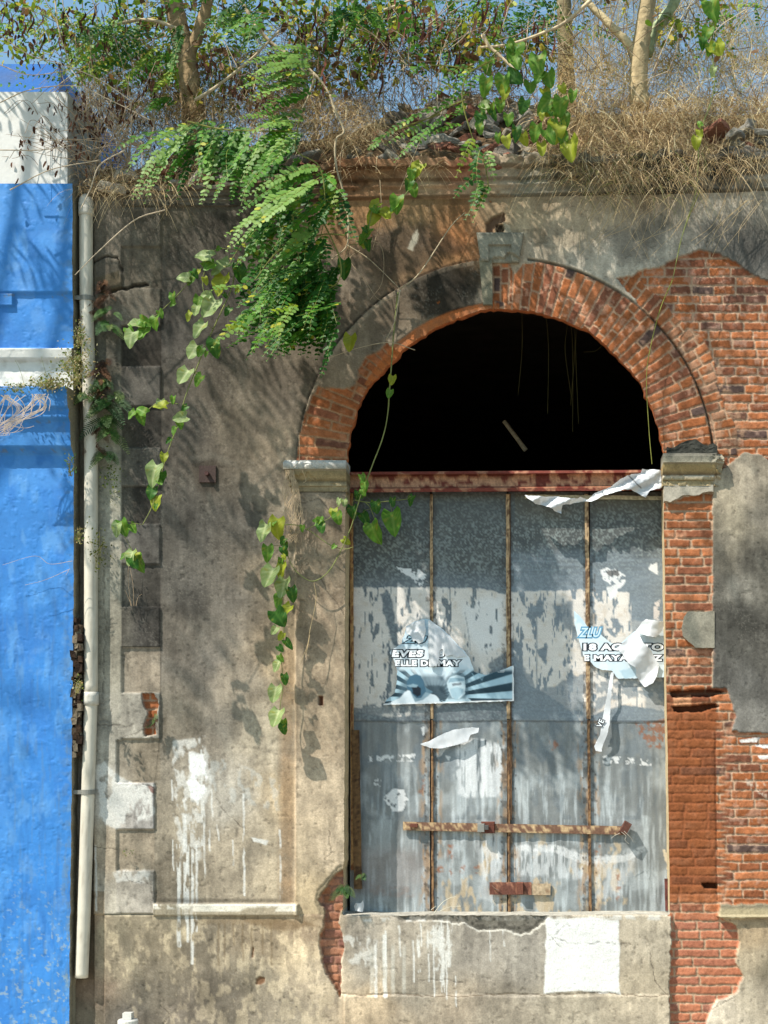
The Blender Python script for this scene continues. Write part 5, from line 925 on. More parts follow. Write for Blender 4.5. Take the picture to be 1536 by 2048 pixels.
cr.build('crown', M_leaf, t1, False)
# hanging fronds, each placed after the picture: (x0,y0,x1,y1,depth,tone)
HF = [(375, 243, 246, 388, -.55, 1), (372, 245, 300, 300, -.5, 1), (330, 262, 246, 300, -.45, 0), (350, 262, 250, 330, -.5, 0), (370, 262, 268, 398, -.58, 1), (390, 262, 290, 392, -.5, 0), (400, 265, 318, 380, -.45, 0), (402, 270, 340, 375, -.4, 0), (420, 262, 372, 400, -.4, 2), (440, 262, 398, 380, -.45, 0), (430, 270, 412, 400, -.5, 1),
      (455, 268, 425, 395, -.35, 2), (470, 255, 440, 380, -.4, 0), (490, 262, 452, 400, -.5, 0), (500, 270, 440, 410, -.55, 0), (530, 268, 470, 350, -.5, 1), (545, 270, 480, 395, -.55, 0), (560, 280, 500, 400, -.6, 0), (580, 262, 520, 350, -.5, 0), (590, 270, 545, 330, -.6, 1), (600, 262, 550, 330, -.62, 1), (585, 300, 520, 380, -.6, 0),
      (622, 118, 560, 115, -.5, 1), (624, 125, 498, 155, -.55, 1), (620, 140, 508, 182, -.55, 1), (622, 158, 530, 195, -.5, 1), (618, 165, 552, 170, -.5, 1), (615, 180, 530, 228, -.5, 0), (606, 200, 535, 215, -.5, 0), (600, 235, 500, 238, -.6, 1), (598, 245, 498, 268, -.6, 1), (590, 262, 510, 290, -.55, 0),
      (640, 335, 520, 375, -.65, 1), (630, 345, 480, 440, -.65, 0), (640, 350, 450, 480, -.7, 1), (620, 370, 448, 500, -.7, 1), (640, 375, 500, 470, -.65, 0), (600, 400, 460, 490, -.7, 1), (640, 390, 540, 480, -.6, 0), (650, 400, 545, 500, -.6, 0), (655, 420, 545, 545, -.6, 1), (640, 440, 530, 560, -.65, 1), (620, 480, 535, 550, -.65, 0), (650, 470, 560, 600, -.6, 2),
      (640, 340, 680, 400, -.5, 0), (650, 350, 688, 440, -.45, 3), (650, 380, 690, 470, -.45, 2), (600, 350, 600, 470, -.5, 2), (570, 380, 555, 480, -.5, 2)]
def rnd_cluster(n, xa, xb, ya, yb, dx, dy, dep, tone, rr):
    return [(x := rr.uniform(xa, xb), y := rr.uniform(ya, yb), x + dx * rr.uniform(.6, 1.3) + rr.uniform(-25, 25), y + dy * rr.uniform(.6, 1.3), dep + rr.uniform(-.2, .2), int(rr.choice(tone))) for _ in range(n)]
HF += [(a + r1.uniform(-6, 6), b_ + r1.uniform(-6, 6), c_ + r1.uniform(-8, 8), d_ + r1.uniform(-8, 8), -.45, tn_) for (a, b_, c_, d_, tn_) in [(626, 112, 545, 108, 1), (630, 122, 505, 140, 1), (632, 130, 495, 160, 1), (628, 146, 500, 178, 1), (626, 160, 512, 196, 0), (622, 172, 520, 215, 1), (618, 188, 515, 238, 0), (612, 205, 520, 250, 1), (604, 225, 492, 246, 1), (600, 240, 500, 262, 1), (598, 250, 520, 300, 0), (592, 268, 540, 320, 1), (470, 20, 400, 70, 2), (500, 30, 430, 95, 0), (540, 20, 490, 85, 2)]] + rnd_cluster(46, 520, 675, 560, 660, -35, 55, -.38, (2, 2, 2, 0), r1) + rnd_cluster(44, 560, 675, 520, 650, -60, 62, -.5, (2, 2, 0), r1) + rnd_cluster(40, 600, 680, 500, 640, -25, 90, -.42, (2, 2), r1) + rnd_cluster(11, 480, 600, 560, 650, -45, 42, -.6, (0, 3, 1, 3), r1) + rnd_cluster(9, 540, 660, 600, 640, -45, 72, -.45, (2, 0), r1) + rnd_cluster(34, 500, 660, 390, 560, -45, 75, -.42, (2, 2, 0), r1) + rnd_cluster(30, 400, 630, 240, 320, -25, 85, -.35, (2, 0), r1) + rnd_cluster(8, 560, 680, 350, 420, 5, 90, -.35, (2, 3), r1)
hb = MB()
for (x0, y0, x1, y1, dp, tn) in HF:
    x1 += r1.uniform(-26, 22); y1 += r1.uniform(-20, 18); x0 += r1.uniform(-8, 8); y0 += r1.uniform(-8, 8); dp -= .22; L = math.hypot(x1 - x0, y1 - y0); frond(hb, at(x0, y0, dp + .12), at(x1, y1, dp + r1.uniform(-.1, .06)), r1, max(7, int(L / 8.2)), r1.uniform(16, 19.5), r1.uniform(10.5, 13.5), r1.uniform(.05, .22), tn, (r1.uniform(-.5, .1), -1, r1.uniform(.3, 1.0)))
for pts in ([(600, 235), (592, 300), (640, 335), (650, 420), (640, 480)], [(640, 335), (600, 345), (560, 380)], [(375, 243), (440, 258), (520, 262), (600, 262)], [(640, 430), (680, 520), (670, 570), (600, 590)], [(690, 470), (640, 470), (560, 500), (510, 560)], [(585, 430), (592, 480), (600, 530)]): twig(hb, pts, -.68, .005, .0025, (150, 150, 80), 5)
hb.build('hanging_branch', M_leaf, t1, False)
# upper-left green fronds
ub = MB()
for (x0, y0, x1, y1, tn) in [(250, 50, 130, 130, 0), (230, 70, 108, 165, 3), (250, 80, 150, 160, 0), (260, 100, 140, 175, 3), (290, 90, 200, 160, 2), (300, 60, 210, 110, 2), (220, 60, 150, 90, 2), (320, 100, 240, 180, 3), (330, 120, 260, 160, 0), (350, 140, 300, 190, 3), (340, 200, 300, 215, 0), (480, 30, 430, 60, 0), (500, 10, 440, 45, 2), (520, 60, 470, 90, 0), (360, 60, 345, 120, 2), (340, 110, 345, 170, 0), (700, 15, 650, 50, 2), (690, 30, 740, 60, 2), (720, 10, 700, 75, 0), (670, 40, 660, 90, 2), (740, 30, 760, 70, 0)] + rnd_cluster(14, 140, 330, 50, 130, -50, 45, 0, (0, 2, 3), r1) [0:0]:
    for q in range(5): frond(ub, at(x0 + r1.uniform(-12, 12), y0 + r1.uniform(-12, 12), -.1), at(x1 + r1.uniform(-14, 14), y1 + r1.uniform(-14, 14), -.25 + .1 * q), r1, 13, 13, 7.5, .15, tn)
ub.build('hanging_branch', M_leaf, t1, False)

t2 = tree('tree with smooth pale forked trunk rising at the right of the wall top', 1285, 205, .35); r2 = np.random.RandomState(22)
b = MB(); twig(b, [(1280, 215), (1277, 170), (1280, 110), (1288, 50), (1298, -20), (1305, -160)], .35, .062, .046, (166, 148, 114), 14, 8, .14); twig(b, [(1276, 130), (1258, 90), (1220, 50), (1172, 0), (1120, -70)], .35, .03, .018, (190, 172, 134), 8); twig(b, [(1290, 110), (1310, 60), (1340, 20), (1380, -60)], .5, .04, .03, (150, 160, 124), 10); b.build('trunk', M_bark, t2, True)
b = MB()
for pts, r0 in (([(1182, 0), (1130, 45), (1080, 68), (1020, 88), (960, 95)], .012), ([(965, 70), (978, 92), (1000, 112), (1030, 140)], .014), ([(768, 20), (800, 8), (850, -10)], .008)): twig(b, pts, .1, r0, r0 * .6, (196, 176, 144), 6, 6, .3)
b.build('branch', M_bark, t2, True)
cr = MB(); canopy(cr, r2, (.4, 2.5, .4, 1.6, 6.15, 6.8), 90)
for k in range(16): p = at(r2.uniform(1320, 1536), r2.uniform(-10, 60), .5); frond(cr, p, p + r2.uniform(-.2, .2, 3) + (0, 0, -.1), r2, 8, 10, 7, .1, r2.choice([3, 3, 0]), None, False)
for k in range(30): p = at(r2.uniform(1030, 1110), r2.uniform(-10, 90), .7); frond(cr, p, p + r2.uniform(-.15, .15, 3) + (0, 0, -.15), r2, 8, 10, 6, .1, 2, None, False)
cr.build('crown', M_leaf, t2, False)
t3 = tree('slim grey-brown tree trunk standing between the forked tree and the rubble', 1132, 200, .9); r3 = np.random.RandomState(23)
b = MB(); twig(b, [(1135, 225), (1132, 140), (1130, 60), (1126, -20), (1110, -200)], .9, .06, .045, (124, 112, 86), 10, 8, .15); b.build('trunk', M_bark, t3, True)
cr = MB()
for (x0, x1, y0, y1, n, tn) in ((770, 1010, -10, 110, 170, (0, 2, 3)), (330, 640, -10, 230, 170, (0, 3, 3)), (640, 790, -10, 110, 100, (2, 0)), (1000, 1120, -10, 60, 40, (0, 2))):
    for k in range(n): p = at(r3.uniform(x0, x1), r3.uniform(y0, y1), r3.uniform(.5, 1.2)); frond(cr, p, p + r3.uniform(-.2, .2, 3) + (0, 0, -.15), r3, 9, 11, 6.5, .1, r3.choice(tn), None, False)
cr.build('crown', M_leaf, t3, False)
# long dry seed pods
def pods(name, parent, spots, rr):
    mb = MB()
    for (x0, x1, y0, y1, n) in spots:
        for k in range(n):
            p = at(rr.uniform(x0, x1), rr.uniform(y0, y1), rr.uniform(.1, .8)); L = rr.uniform(.05, .15); sw = rr.uniform(-.03, .03); m = 6; t = np.linspace(0, 1, m); c = p + np.stack([sw * t ** 2 + .01 * np.sin(t * 5), 0 * t, -L * t], -1); w = .007 * np.sin(np.clip(t * 2.9 + .12, 0, math.pi)) ** .6 + .0006; a = rr.uniform(0, 3.1); sd = np.array([math.cos(a), math.sin(a), 0]); V = np.concatenate([c - sd * w[:, None], c + sd * w[:, None]]); i = np.arange(m - 1)
            mb.add(V, np.stack([i, i + 1, i + 1 + m, i + m], -1), lin(rr.choice([0, 1, 2]) == 0 and (112, 66, 54) or (84, 56, 42)) * rr.uniform(.5, 1.1))
    o = mb.build(name, M_dry, parent, False); o['kind'] = 'stuff'; return o
pods('seed_pods', t3, [(770, 860, -10, 70, 50), (830, 950, 10, 120, 60), (940, 1010, -10, 60, 30), (1040, 1110, 20, 150, 40), (750, 800, 60, 150, 20)], r3); pods('seed_pods', t1, [(0, 330, 0, 70, 70), (590, 760, 10, 90, 50), (480, 520, 0, 40, 8), (630, 650, 110, 150, 6)], r1)
# unseen overhanging canopy above and in front of the facade, shaped to throw dappled shade
ov = MB()
def over(mb, rr, box, n, tones=(0, 2)): canopy(mb, rr, box, n, ll=20, lw=11, tones=tones, length=(.3, .55))
def canopy2(mb, rr, box, n, ll=34, lw=8, L=(.3, .6)):  # leaflets point out from the wall, shaped to cast diagonal shadow streaks
    x0, x1, y0, y1, z0, z1 = box
    for k in range(n):
        p = np.array([rr.uniform(x0, x1), rr.uniform(y0, y1), rr.uniform(z0, z1)]); d = norm(np.array([rr.choice([-1, 1]), rr.uniform(-.3, .3), rr.uniform(-.7, .1)])) * rr.uniform(*L); frond(mb, p, p + d, rr, 9, ll, lw, .15, rr.choice([0, 2]), (rr.uniform(-.4, .4), rr.uniform(-.3, .3), 1), False)
OVER = [(-3.1, -1.5, -1.1, -.25, 5.85, 7.1, 50), (-1.5, .3, -1.15, -.25, 5.9, 7.1, 56), (-6, -3.6, -2.6, -.6, 5.6, 7.6, 46)]
canopy2(ov, r1, (-3.1, -1.4, -1.1, -.3, 5.95, 7.1), 46); canopy2(ov, r1, (-1.4, .2, -1.1, -.3, 5.95, 7.1), 30); canopy2(ov, r1, (-3.5, -2.5, -2.1, -1.5, 6.1, 7.3), 14, 40, 9)
for (x0, x1, y0, y1, z0, z1, n) in OVER: over(ov, r1, (x0, x1, y0, y1, z0, z1), n)
for k in range(30):
    ex = r1.uniform(-3.4, .2); ey = r1.uniform(-1.2, -.3); V, F = tube(spline(np.array([at(330, -260, .45), [(ex - 1.3) / 2, ey * .5, 7.0 + r1.uniform(-.2, .2)], [ex, ey, r1.uniform(6.1, 7.2)], [ex + r1.uniform(-.5, .5), ey - .1, r1.uniform(5.9, 6.6)]]), 6), .014, .003, 5); ov.add(V, F, lin((150, 128, 96)))
for k in range(4):  # unseen long limbs added to streak the blue wall with soft shadow
    V, F = tube(spline(np.array([at(330, -260, .45), [-3.9, -1.0 - .2 * k, 7.6], [-5.5 - .22 * k, -2.2, 7.2 - .35 * k], [-7.4, -3.0, 5.6 - .5 * k]]), 8), .024, .010, 6); ov.add(V, F, lin((150, 128, 96)))
ov.build('overhanging_shade_crown', M_leaf, t1, False)
ov = MB()
for (x0, x1, y0, y1, z0, z1, n) in [(.2, 1.7, -1.2, -.3, 6.0, 7.2, 46), (-.6, .8, -1.9, -1.2, 6.2, 7.2, 14)]: over(ov, r2, (x0, x1, y0, y1, z0, z1), n)
for k in range(8): V, F = tube(spline(np.array([at(1300, -160, .35), [r2.uniform(.2, 1.6), -.5, 6.95], [r2.uniform(-.8, 1.6), r2.uniform(-2.2, -1.2), r2.uniform(6.8, 7.5)]]), 6), .022, .006, 5); ov.add(V, F, lin((170, 150, 116)))
ov.build('overhanging_shade_crown', M_leaf, t2, False)
# right-hand fronds hanging before the rubble
rb = MB(); rb2 = MB()
for (x0, y0, x1, y1, dp, tn) in [(935, 130, 880, 175, -.3, 0), (940, 135, 905, 200, -.35, 0), (925, 165, 835, 215, -.35, 3), (930, 180, 870, 225, -.35, 0), (900, 210, 735, 300, -.4, 0), (860, 240, 770, 290, -.4, 1), (905, 225, 788, 325, -.45, 0), (925, 250, 820, 300, -.4, 0), (930, 205, 905, 235, -.35, 0), (945, 275, 912, 355, -.45, 3), (950, 285, 945, 360, -.45, 0), (960, 300, 955, 375, -.5, 2), (975, 300, 990, 360, -.4, 1), (950, 350, 908, 396, -.45, 2), (975, 370, 945, 445, -.5, 0), (965, 365, 930, 440, -.5, 2), (960, 360, 948, 400, -.5, 0), (850, 130, 820, 150, -.2, 0), (960, 150, 930, 200, -.3, 0), (770, 270, 738, 300, -.3, 0)]:
    L = math.hypot(x1 - x0, y1 - y0); frond(rb2 if (x0 > 935 and y0 > 270) else rb, at(x0, y0, dp + .05), at(x1, y1, dp), r2, max(7, int(L / 9)), 15.5, 9, .14, tn, (r2.uniform(-.4, .1), -1, r2.uniform(.3, .9)))
for pts in ([(985, 120), (935, 150), (925, 200), (940, 260), (955, 300)], [(950, 140), (900, 132), (850, 130)], [(880, 228), (820, 250), (770, 270)], [(955, 300), (970, 330), (978, 380)], [(930, 200), (900, 212), (850, 240)]): twig(rb2 if pts[0][1] > 290 else rb, pts, -.35, .005, .003, (150, 150, 80), 5)
rb2.build('hanging_branch', M_leaf, t3, False); rb.build('hanging_branch', M_leaf, t3, False)

# ---- heart-leaved vines
def heart_template():
    us = np.linspace(0, 1, 13); vs = np.linspace(-1, 1, 9); U, Vv = np.meshgrid(us, vs, indexing='ij'); w = np.sin(np.clip((us * .90 + .10), 0, 1) ** .72 * math.pi) ** .68 * .47; w[-1] = 0
    X = Vv * w[:, None]; Y = U - .17 * np.abs(Vv) ** 1.2 * (1 - U) ** 2 * 1.2; Z = .16 * X ** 2 * 2 - .22 * U ** 2
    vein = ss(.80, 1.0, np.cos((U * 1.05 - .45 * np.abs(Vv) * .8) * 2 * math.pi * 6.0)) * (np.abs(Vv) < .95); mid = (np.abs(Vv) < .05)
    Z = Z + .012 * vein; sh_ = np.clip(vein * .5 + mid * .8, 0, 1)[..., None]
    return np.stack([X, Y, Z], -1).reshape(-1, 3), gridfaces(13, 9), sh_.reshape(-1, 1)
HV, HFc, HS = heart_template()
LEAFM = {}
def leaf_mesh(tone, rr):
    key = (tone, rr.randint(5))
    if key in LEAFM: return LEAFM[key]
    q = np.random.RandomState(key[0] * 10 + key[1]); base = {0: (84, 130, 42), 1: (136, 160, 112), 2: (50, 98, 34), 3: (146, 160, 50)}[tone]; ve = {0: (124, 156, 74), 1: (186, 198, 164), 2: (80, 126, 56), 3: (168, 176, 80)}[tone]
    V = HV.copy(); x, y = V[:, 0].copy(), V[:, 1].copy(); fold = q.uniform(.0, .6); bend = q.uniform(-.5, .5); V[:, 2] += fold * np.abs(x) * .6 - bend * y ** 2 * .5 + .05 * np.sin(y * 9 + q.uniform(0, 6)) * np.abs(x) * 3; V[:, 0] = x * (1 - .25 * fold) * q.uniform(.95, 1.2) + q.uniform(-.12, .12) * y ** 2
    edge_n = fbm(x * 30 + key[1] * 50, y * 30, 5, 3, 2); V[:, :2] *= (1 + .07 * (edge_n - .5))[:, None]
    C = (lin(base) * (1 - HS) + lin(ve) * HS) * np.array([1.1, 1.05, .8]); C = C * (.8 + .4 * edge_n)[:, None]; spot = ss(.58, .68, fbm(x * 40 + 9 * key[1], y * 40, 7, 3, 4))[:, None] * .7; C = C * (1 - spot) + lin((150, 146, 50)) * spot
    me = mk_mesh('leaf', V, HFc, C, True); me.materials.append(M_leaf); LEAFM[key] = me; return me
def vine(label, stems, leaves, dep, seed, group='heart-leaved vines hanging over the wall', rgb=(150, 156, 96), th=.0045, filler=0):
    rr = np.random.RandomState(seed); p = at(stems[0][0][0], stems[0][0][1], dep); t = thing('hanging_vine', label, 'vine', tuple(p), group); mb = MB(); allP = []
    for k, pts in enumerate(stems): allP.append(twig(mb, pts, dep, th if k == 0 else th * .7, th * .5, rgb, 5, 8, .4))
    AP = np.concatenate(allP); leaves = list(leaves)
    for pts in stems:
        q = np.array([p_[:2] for p_ in pts], float); L_ = np.hypot(*np.diff(q, axis=0).T).sum()
        if filler:
            for j in range(int(L_ / filler)):
                t_ = rr.uniform(0.05, 1) * (len(q) - 1); i_ = min(int(t_), len(q) - 2); c_ = q[i_] + (q[i_ + 1] - q[i_]) * (t_ - i_); leaves.append((c_[0] + rr.uniform(-9, 9), c_[1] + rr.uniform(-4, 10), rr.uniform(10, 22), rr.uniform(-150, -40), int(rr.choice([0, 0, 2, 3]))))
    for (px, py, size, ang, tone) in leaves:      # ang: where the tip points on the picture, degrees, 0 = right, -90 = down
        q = at(px, py, dep - .03 + rr.uniform(-.03, .03)); a = math.radians(ang); tip = np.array([math.cos(a), rr.uniform(-.35, .05), math.sin(a)]); tip = tip / np.linalg.norm(tip)
        nr = norm(np.array([rr.uniform(-.5, .3), -1, rr.uniform(.0, .8)])); sx = norm(np.cross(tip, nr)); nz = np.cross(sx, tip)
        o = bpy.data.objects.new('leaf', leaf_mesh(tone, rr)); SC.collection.objects.link(o); o.parent = t; base = q - tip * size * S * .5; Mx = Matrix(((sx[0], tip[0], nz[0]), (sx[1], tip[1], nz[1]), (sx[2], tip[2], nz[2]))); o.location = base - np.array(p); o.rotation_euler = Mx.to_euler(); s_ = size * S * rr.uniform(.76, 1.0); o.scale = (s_ * rr.uniform(.8, 1.0), s_, s_)
        j = np.argmin(((AP - base) ** 2).sum(1))
        if 0.01 < np.linalg.norm(AP[j] - base) < .25: V, F = tube(np.stack([AP[j], (AP[j] + base) / 2 + (0, -.01, .004), base]), .0016, .0012, 4); mb.add(V, F, lin(rgb))
    mb.build('stem', M_leaf, t, True); return t
vine('long leafy vine hanging in front of the quoins, left of the big green branch', [[(600, 470), (520, 500), (478, 520), (462, 580), (430, 650), (400, 720), (372, 790), (355, 850), (335, 905), (322, 950), (305, 1010), (285, 1050)], [(478, 500), (430, 500), (400, 540), (350, 595), (318, 625), (285, 655), (262, 680)], [(408, 590), (405, 560), (410, 540)], [(357, 808), (335, 805), (315, 805), (290, 825)], [(258, 1090), (270, 1110), (285, 1130)]],
 [(405, 508, 34, 160, 1), (415, 535, 30, -150, 0), (362, 552, 30, 170, 1), (378, 560, 28, -120, 0), (345, 597, 20, -90, 0), (322, 628, 16, -60, 0), (268, 648, 34, 190, 1), (290, 645, 26, -30, 0), (308, 650, 30, -100, 0), (285, 668, 34, -120, 0), (258, 680, 36, -110, 1), (262, 668, 30, -60, 0),
  (440, 540, 44, -140, 1), (440, 575, 46, -110, 3), (410, 590, 20, 180, 1), (396, 608, 28, -100, 0), (392, 625, 26, -100, 1), (378, 635, 22, -110, 3), (418, 620, 46, -120, 1), (397, 665, 42, -125, 1), (383, 708, 40, -120, 1), (366, 758, 42, -115, 1), (428, 698, 36, -90, 2), (395, 762, 26, -130, 0), (480, 548, 32, -80, 2),
  (318, 808, 26, 170, 3), (322, 812, 22, -90, 1), (280, 820, 26, 150, 0), (262, 832, 24, -130, 0), (282, 838, 30, -80, 0), (356, 838, 32, -160, 1), (362, 850, 22, -60, 0), (304, 952, 46, -110, 1), (321, 958, 28, -100, 2), (300, 990, 32, -110, 2), (308, 1006, 30, -110, 3), (232, 1062, 30, -100, 1), (248, 1058, 32, -70, 0), (268, 1060, 26, -60, 0), (246, 1115, 26, -140, 0), (262, 1118, 30, -100, 1), (278, 1130, 34, -80, 0), (268, 1128, 26, -60, 2)], -.42, 31, filler=42)
vine('vine looping down from the arch to a leafy tail beside the left door jamb', [[(796, 585), (788, 660), (782, 740), (772, 850), (745, 930), (722, 990), (700, 1060), (672, 1120), (650, 1150), (622, 1162), (590, 1140), (575, 1110), (560, 1075), (548, 1050)], [(565, 1085), (568, 1140), (566, 1200), (568, 1260), (563, 1310), (566, 1370), (560, 1420), (566, 1465)], [(550, 1050), (590, 1050), (620, 1062), (660, 1090), (690, 1098), (706, 1094)], [(612, 1060), (640, 1045), (660, 1035), (678, 1010)]],
 [(526, 1068, 40, -110, 1), (552, 1058, 40, -100, 3), (550, 1040, 22, 60, 0), (536, 1110, 36, -85, 0), (538, 1158, 46, -110, 1), (562, 1148, 42, -100, 3), (584, 1190, 30, -80, 2), (566, 1182, 46, -100, 1), (554, 1208, 38, -110, 0), (560, 1240, 40, -60, 2), (570, 1225, 34, -130, 3), (548, 1264, 22, -120, 1), (578, 1290, 26, -50, 2), (554, 1335, 28, -110, 1), (570, 1362, 26, -80, 2), (550, 1390, 34, -95, 1), (553, 1438, 36, -105, 1), (566, 1462, 26, -90, 2),
  (676, 1006, 18, -110, 1), (690, 1008, 18, -80, 1), (666, 1028, 22, -95, 3), (676, 1040, 30, -80, 0), (640, 1040, 22, 30, 0), (642, 1058, 26, -85, 2)], -.12, 32, filler=60)
vine('short vine with round dark leaves at the top left corner of the metal door', [[(708, 1000), (740, 1005), (780, 1002), (815, 998)], [(730, 1004), (740, 1015), (750, 1040)]], [(704, 1026, 28, -90, 2), (731, 1040, 36, -60, 2), (752, 1018, 30, -85, 2), (785, 1008, 26, -90, 2), (820, 1002, 24, -120, 2), (787, 1048, 52, -80, 0), (750, 1074, 56, -75, 0), (715, 992, 20, -90, 2)], .03, 33)
vine('vine with big round leaves hanging over the rubble heap', [[(1010, 90), (1040, 110), (1060, 150), (1090, 170), (1105, 220), (1120, 260), (1135, 300)], [(1010, 95), (985, 110), (975, 140), (965, 180), (960, 250)], [(1105, 215), (1080, 235), (1050, 260), (1020, 280)]],
 [(1060, 180, 36, -90, 0), (1075, 160, 34, -110, 0), (1130, 245, 34, -80, 0), (1120, 215, 38, -95, 0), (1085, 300, 30, -80, 3), (1045, 215, 30, -110, 2), (1000, 215, 30, -90, 0), (1095, 190, 30, -60, 3), (1028, 105, 44, -100, 0), (1035, 130, 40, -70, 0), (1075, 132, 48, -95, 0), (1030, 157, 36, -30, 2), (970, 175, 36, -100, 0), (1006, 172, 40, -95, 0), (1010, 190, 34, -90, 3), (1100, 165, 42, -80, 0), (1126, 180, 22, -70, 3), (1145, 195, 26, -100, 0), (1088, 210, 42, -135, 0), (1098, 228, 34, 200, 3), (975, 138, 34, -60, 0), (1070, 272, 42, -100, 0), (1032, 270, 34, -90, 2), (1112, 262, 40, -95, 3), (1100, 276, 34, -60, 0), (1128, 285, 36, -80, 0), (1142, 304, 50, -85, 3), (1048, 282, 28, -80, 3), (958, 240, 30, -100, 2), (988, 232, 24, -80, 2), (982, 222, 26, -90, 0), (960, 258, 22, -80, 0), (1012, 284, 26, -90, 3), (995, 278, 22, -100, 0), (965, 208, 22, 180, 1), (1018, 240, 26, -80, 0)], -.28, 34, filler=40)
vine('thin vine trailing down from the top right corner with glossy leaves', [[(1436, -60), (1430, 20), (1424, 100), (1430, 160), (1420, 210), (1405, 250), (1398, 290), (1392, 380), (1365, 470), (1345, 560)]], [(1424, 22, 46, -80, 0), (1412, 70, 34, -110, 0), (1406, 88, 32, -80, 2), (1440, 98, 34, -60, 3), (1432, 102, 30, -30, 3), (1420, 102, 30, -90, 0), (1424, 146, 24, -110, 1), (1398, 245, 16, 120, 0), (1400, 270, 22, -80, 3), (1392, 285, 24, -100, 3)], -.2, 35)
vine('leafy shoot hanging from the branch beside the cornice above the left of the arch', [[(850, 330), (835, 345), (825, 370), (800, 400), (765, 430), (745, 415)], [(745, 415), (730, 480), (700, 490)]], [(830, 340, 34, -130, 3), (822, 352, 26, -100, 0), (815, 372, 32, -120, 2), (828, 385, 28, -80, 0), (792, 410, 34, -100, 0), (765, 425, 30, 160, 3), (745, 412, 30, -150, 3), (745, 440, 34, -110, 3), (728, 470, 34, -130, 0), (688, 545, 46, -90, 2), (700, 690, 36, -95, 3), (735, 490, 24, -100, 2)], -.34, 36, filler=30)
# ---- bare thin roots and creepers
def creeper(label, paths, dep, rgb, th=.0022, group='bare creepers and roots hanging from the wall'):
    mb = MB()
    for pts in paths: twig(mb, pts, dep, th, th * .6, rgb, 4, 8, .3)
    o = mb.build('creeper', M_dry, None, False); tag(o, label, 'creeper', group); return centre(o)
creeper('thin greenish creeper hanging over the right side of the arch', [[(1345, 560), (1320, 620), (1300, 700), (1293, 760), (1298, 860), (1304, 928)], [(1400, 380), (1365, 470), (1345, 560)]], -.1, (140, 142, 70), .003)
creeper('dark thin roots dangling inside the arch opening', [[(x, 625 + i * 4), (x + 6 * math.sin(i), 700), (x - 8 * math.cos(i * 2), 790 + (i * 37) % 90)] for i, x in enumerate([1044, 1092, 1140, 1149, 1156, 1136])] + [[(1206, 690), (1190, 702), (1168, 704)]], .3, (84, 76, 40), .0018)
creeper('tangle of dry pale rootlets around the left impost', [[(600 + rng.uniform(-8, 8), 870), (598, 920), (580, 940)], [(604, 940), (612, 960), (606, 966)]] + [[(575 + rng.uniform(-4, 12), 940), (568 + rng.uniform(-4, 30), 980), (570 + rng.uniform(-6, 36), 1020), (572 + rng.uniform(-14, 30), 1060), (575 + rng.uniform(-30, 30), 1085)] for _ in range(26)] + [[(540, 1045), (575, 1040), (600, 1045)], [(560, 1020), (580, 1038), (560, 1060)]], -.1, (186, 164, 134), .0016)
creeper('dry hair-thin stems hanging across the wall below the right cornice', [[(x, 400), (x + rng.uniform(-60, -10), 450), (x + rng.uniform(-110, -30), 500 + rng.uniform(-20, 20))] for x in rng.uniform(1200, 1536, 26)], -.12, (190, 168, 130), .0013)
creeper('dry stems tangled above the left side of the arch', [[(700, 480), (760, 490), (765, 560), (740, 600)], [(690, 440), (700, 520), (680, 560)], [(720, 500), (700, 520), (730, 560), (760, 600), (800, 590)], [(760, 360), (762, 430), (745, 500)], [(700, 250), (680, 320), (690, 400), (700, 470)], [(850, 260), (820, 330), (800, 380)]], -.24, (176, 156, 126), .0022)
creeper('straw-coloured stalk hanging before the pilaster', [[(628, 1165), (632, 1200), (620, 1260), (615, 1290), (600, 1330)], [(620, 1270), (612, 1310)]], -.12, (196, 172, 130), .0018)
creeper('pale stems straggling from the top left corner across the parapet', [[(0, 70), (60, 110), (130, 130), (200, 160), (260, 200)], [(0, 205), (60, 180), (150, 172), (220, 200), (300, 240)], [(0, 300), (80, 300), (150, 290)], [(250, 300), (200, 330), (180, 380), (160, 420)], [(330, 420), (270, 440), (200, 500), (150, 550)], [(110, 0), (118, 60), (140, 130)], [(0, 130), (60, 150), (140, 140)], [(20, 380), (100, 340), (200, 320)]], -.3, (196, 180, 156), .004)

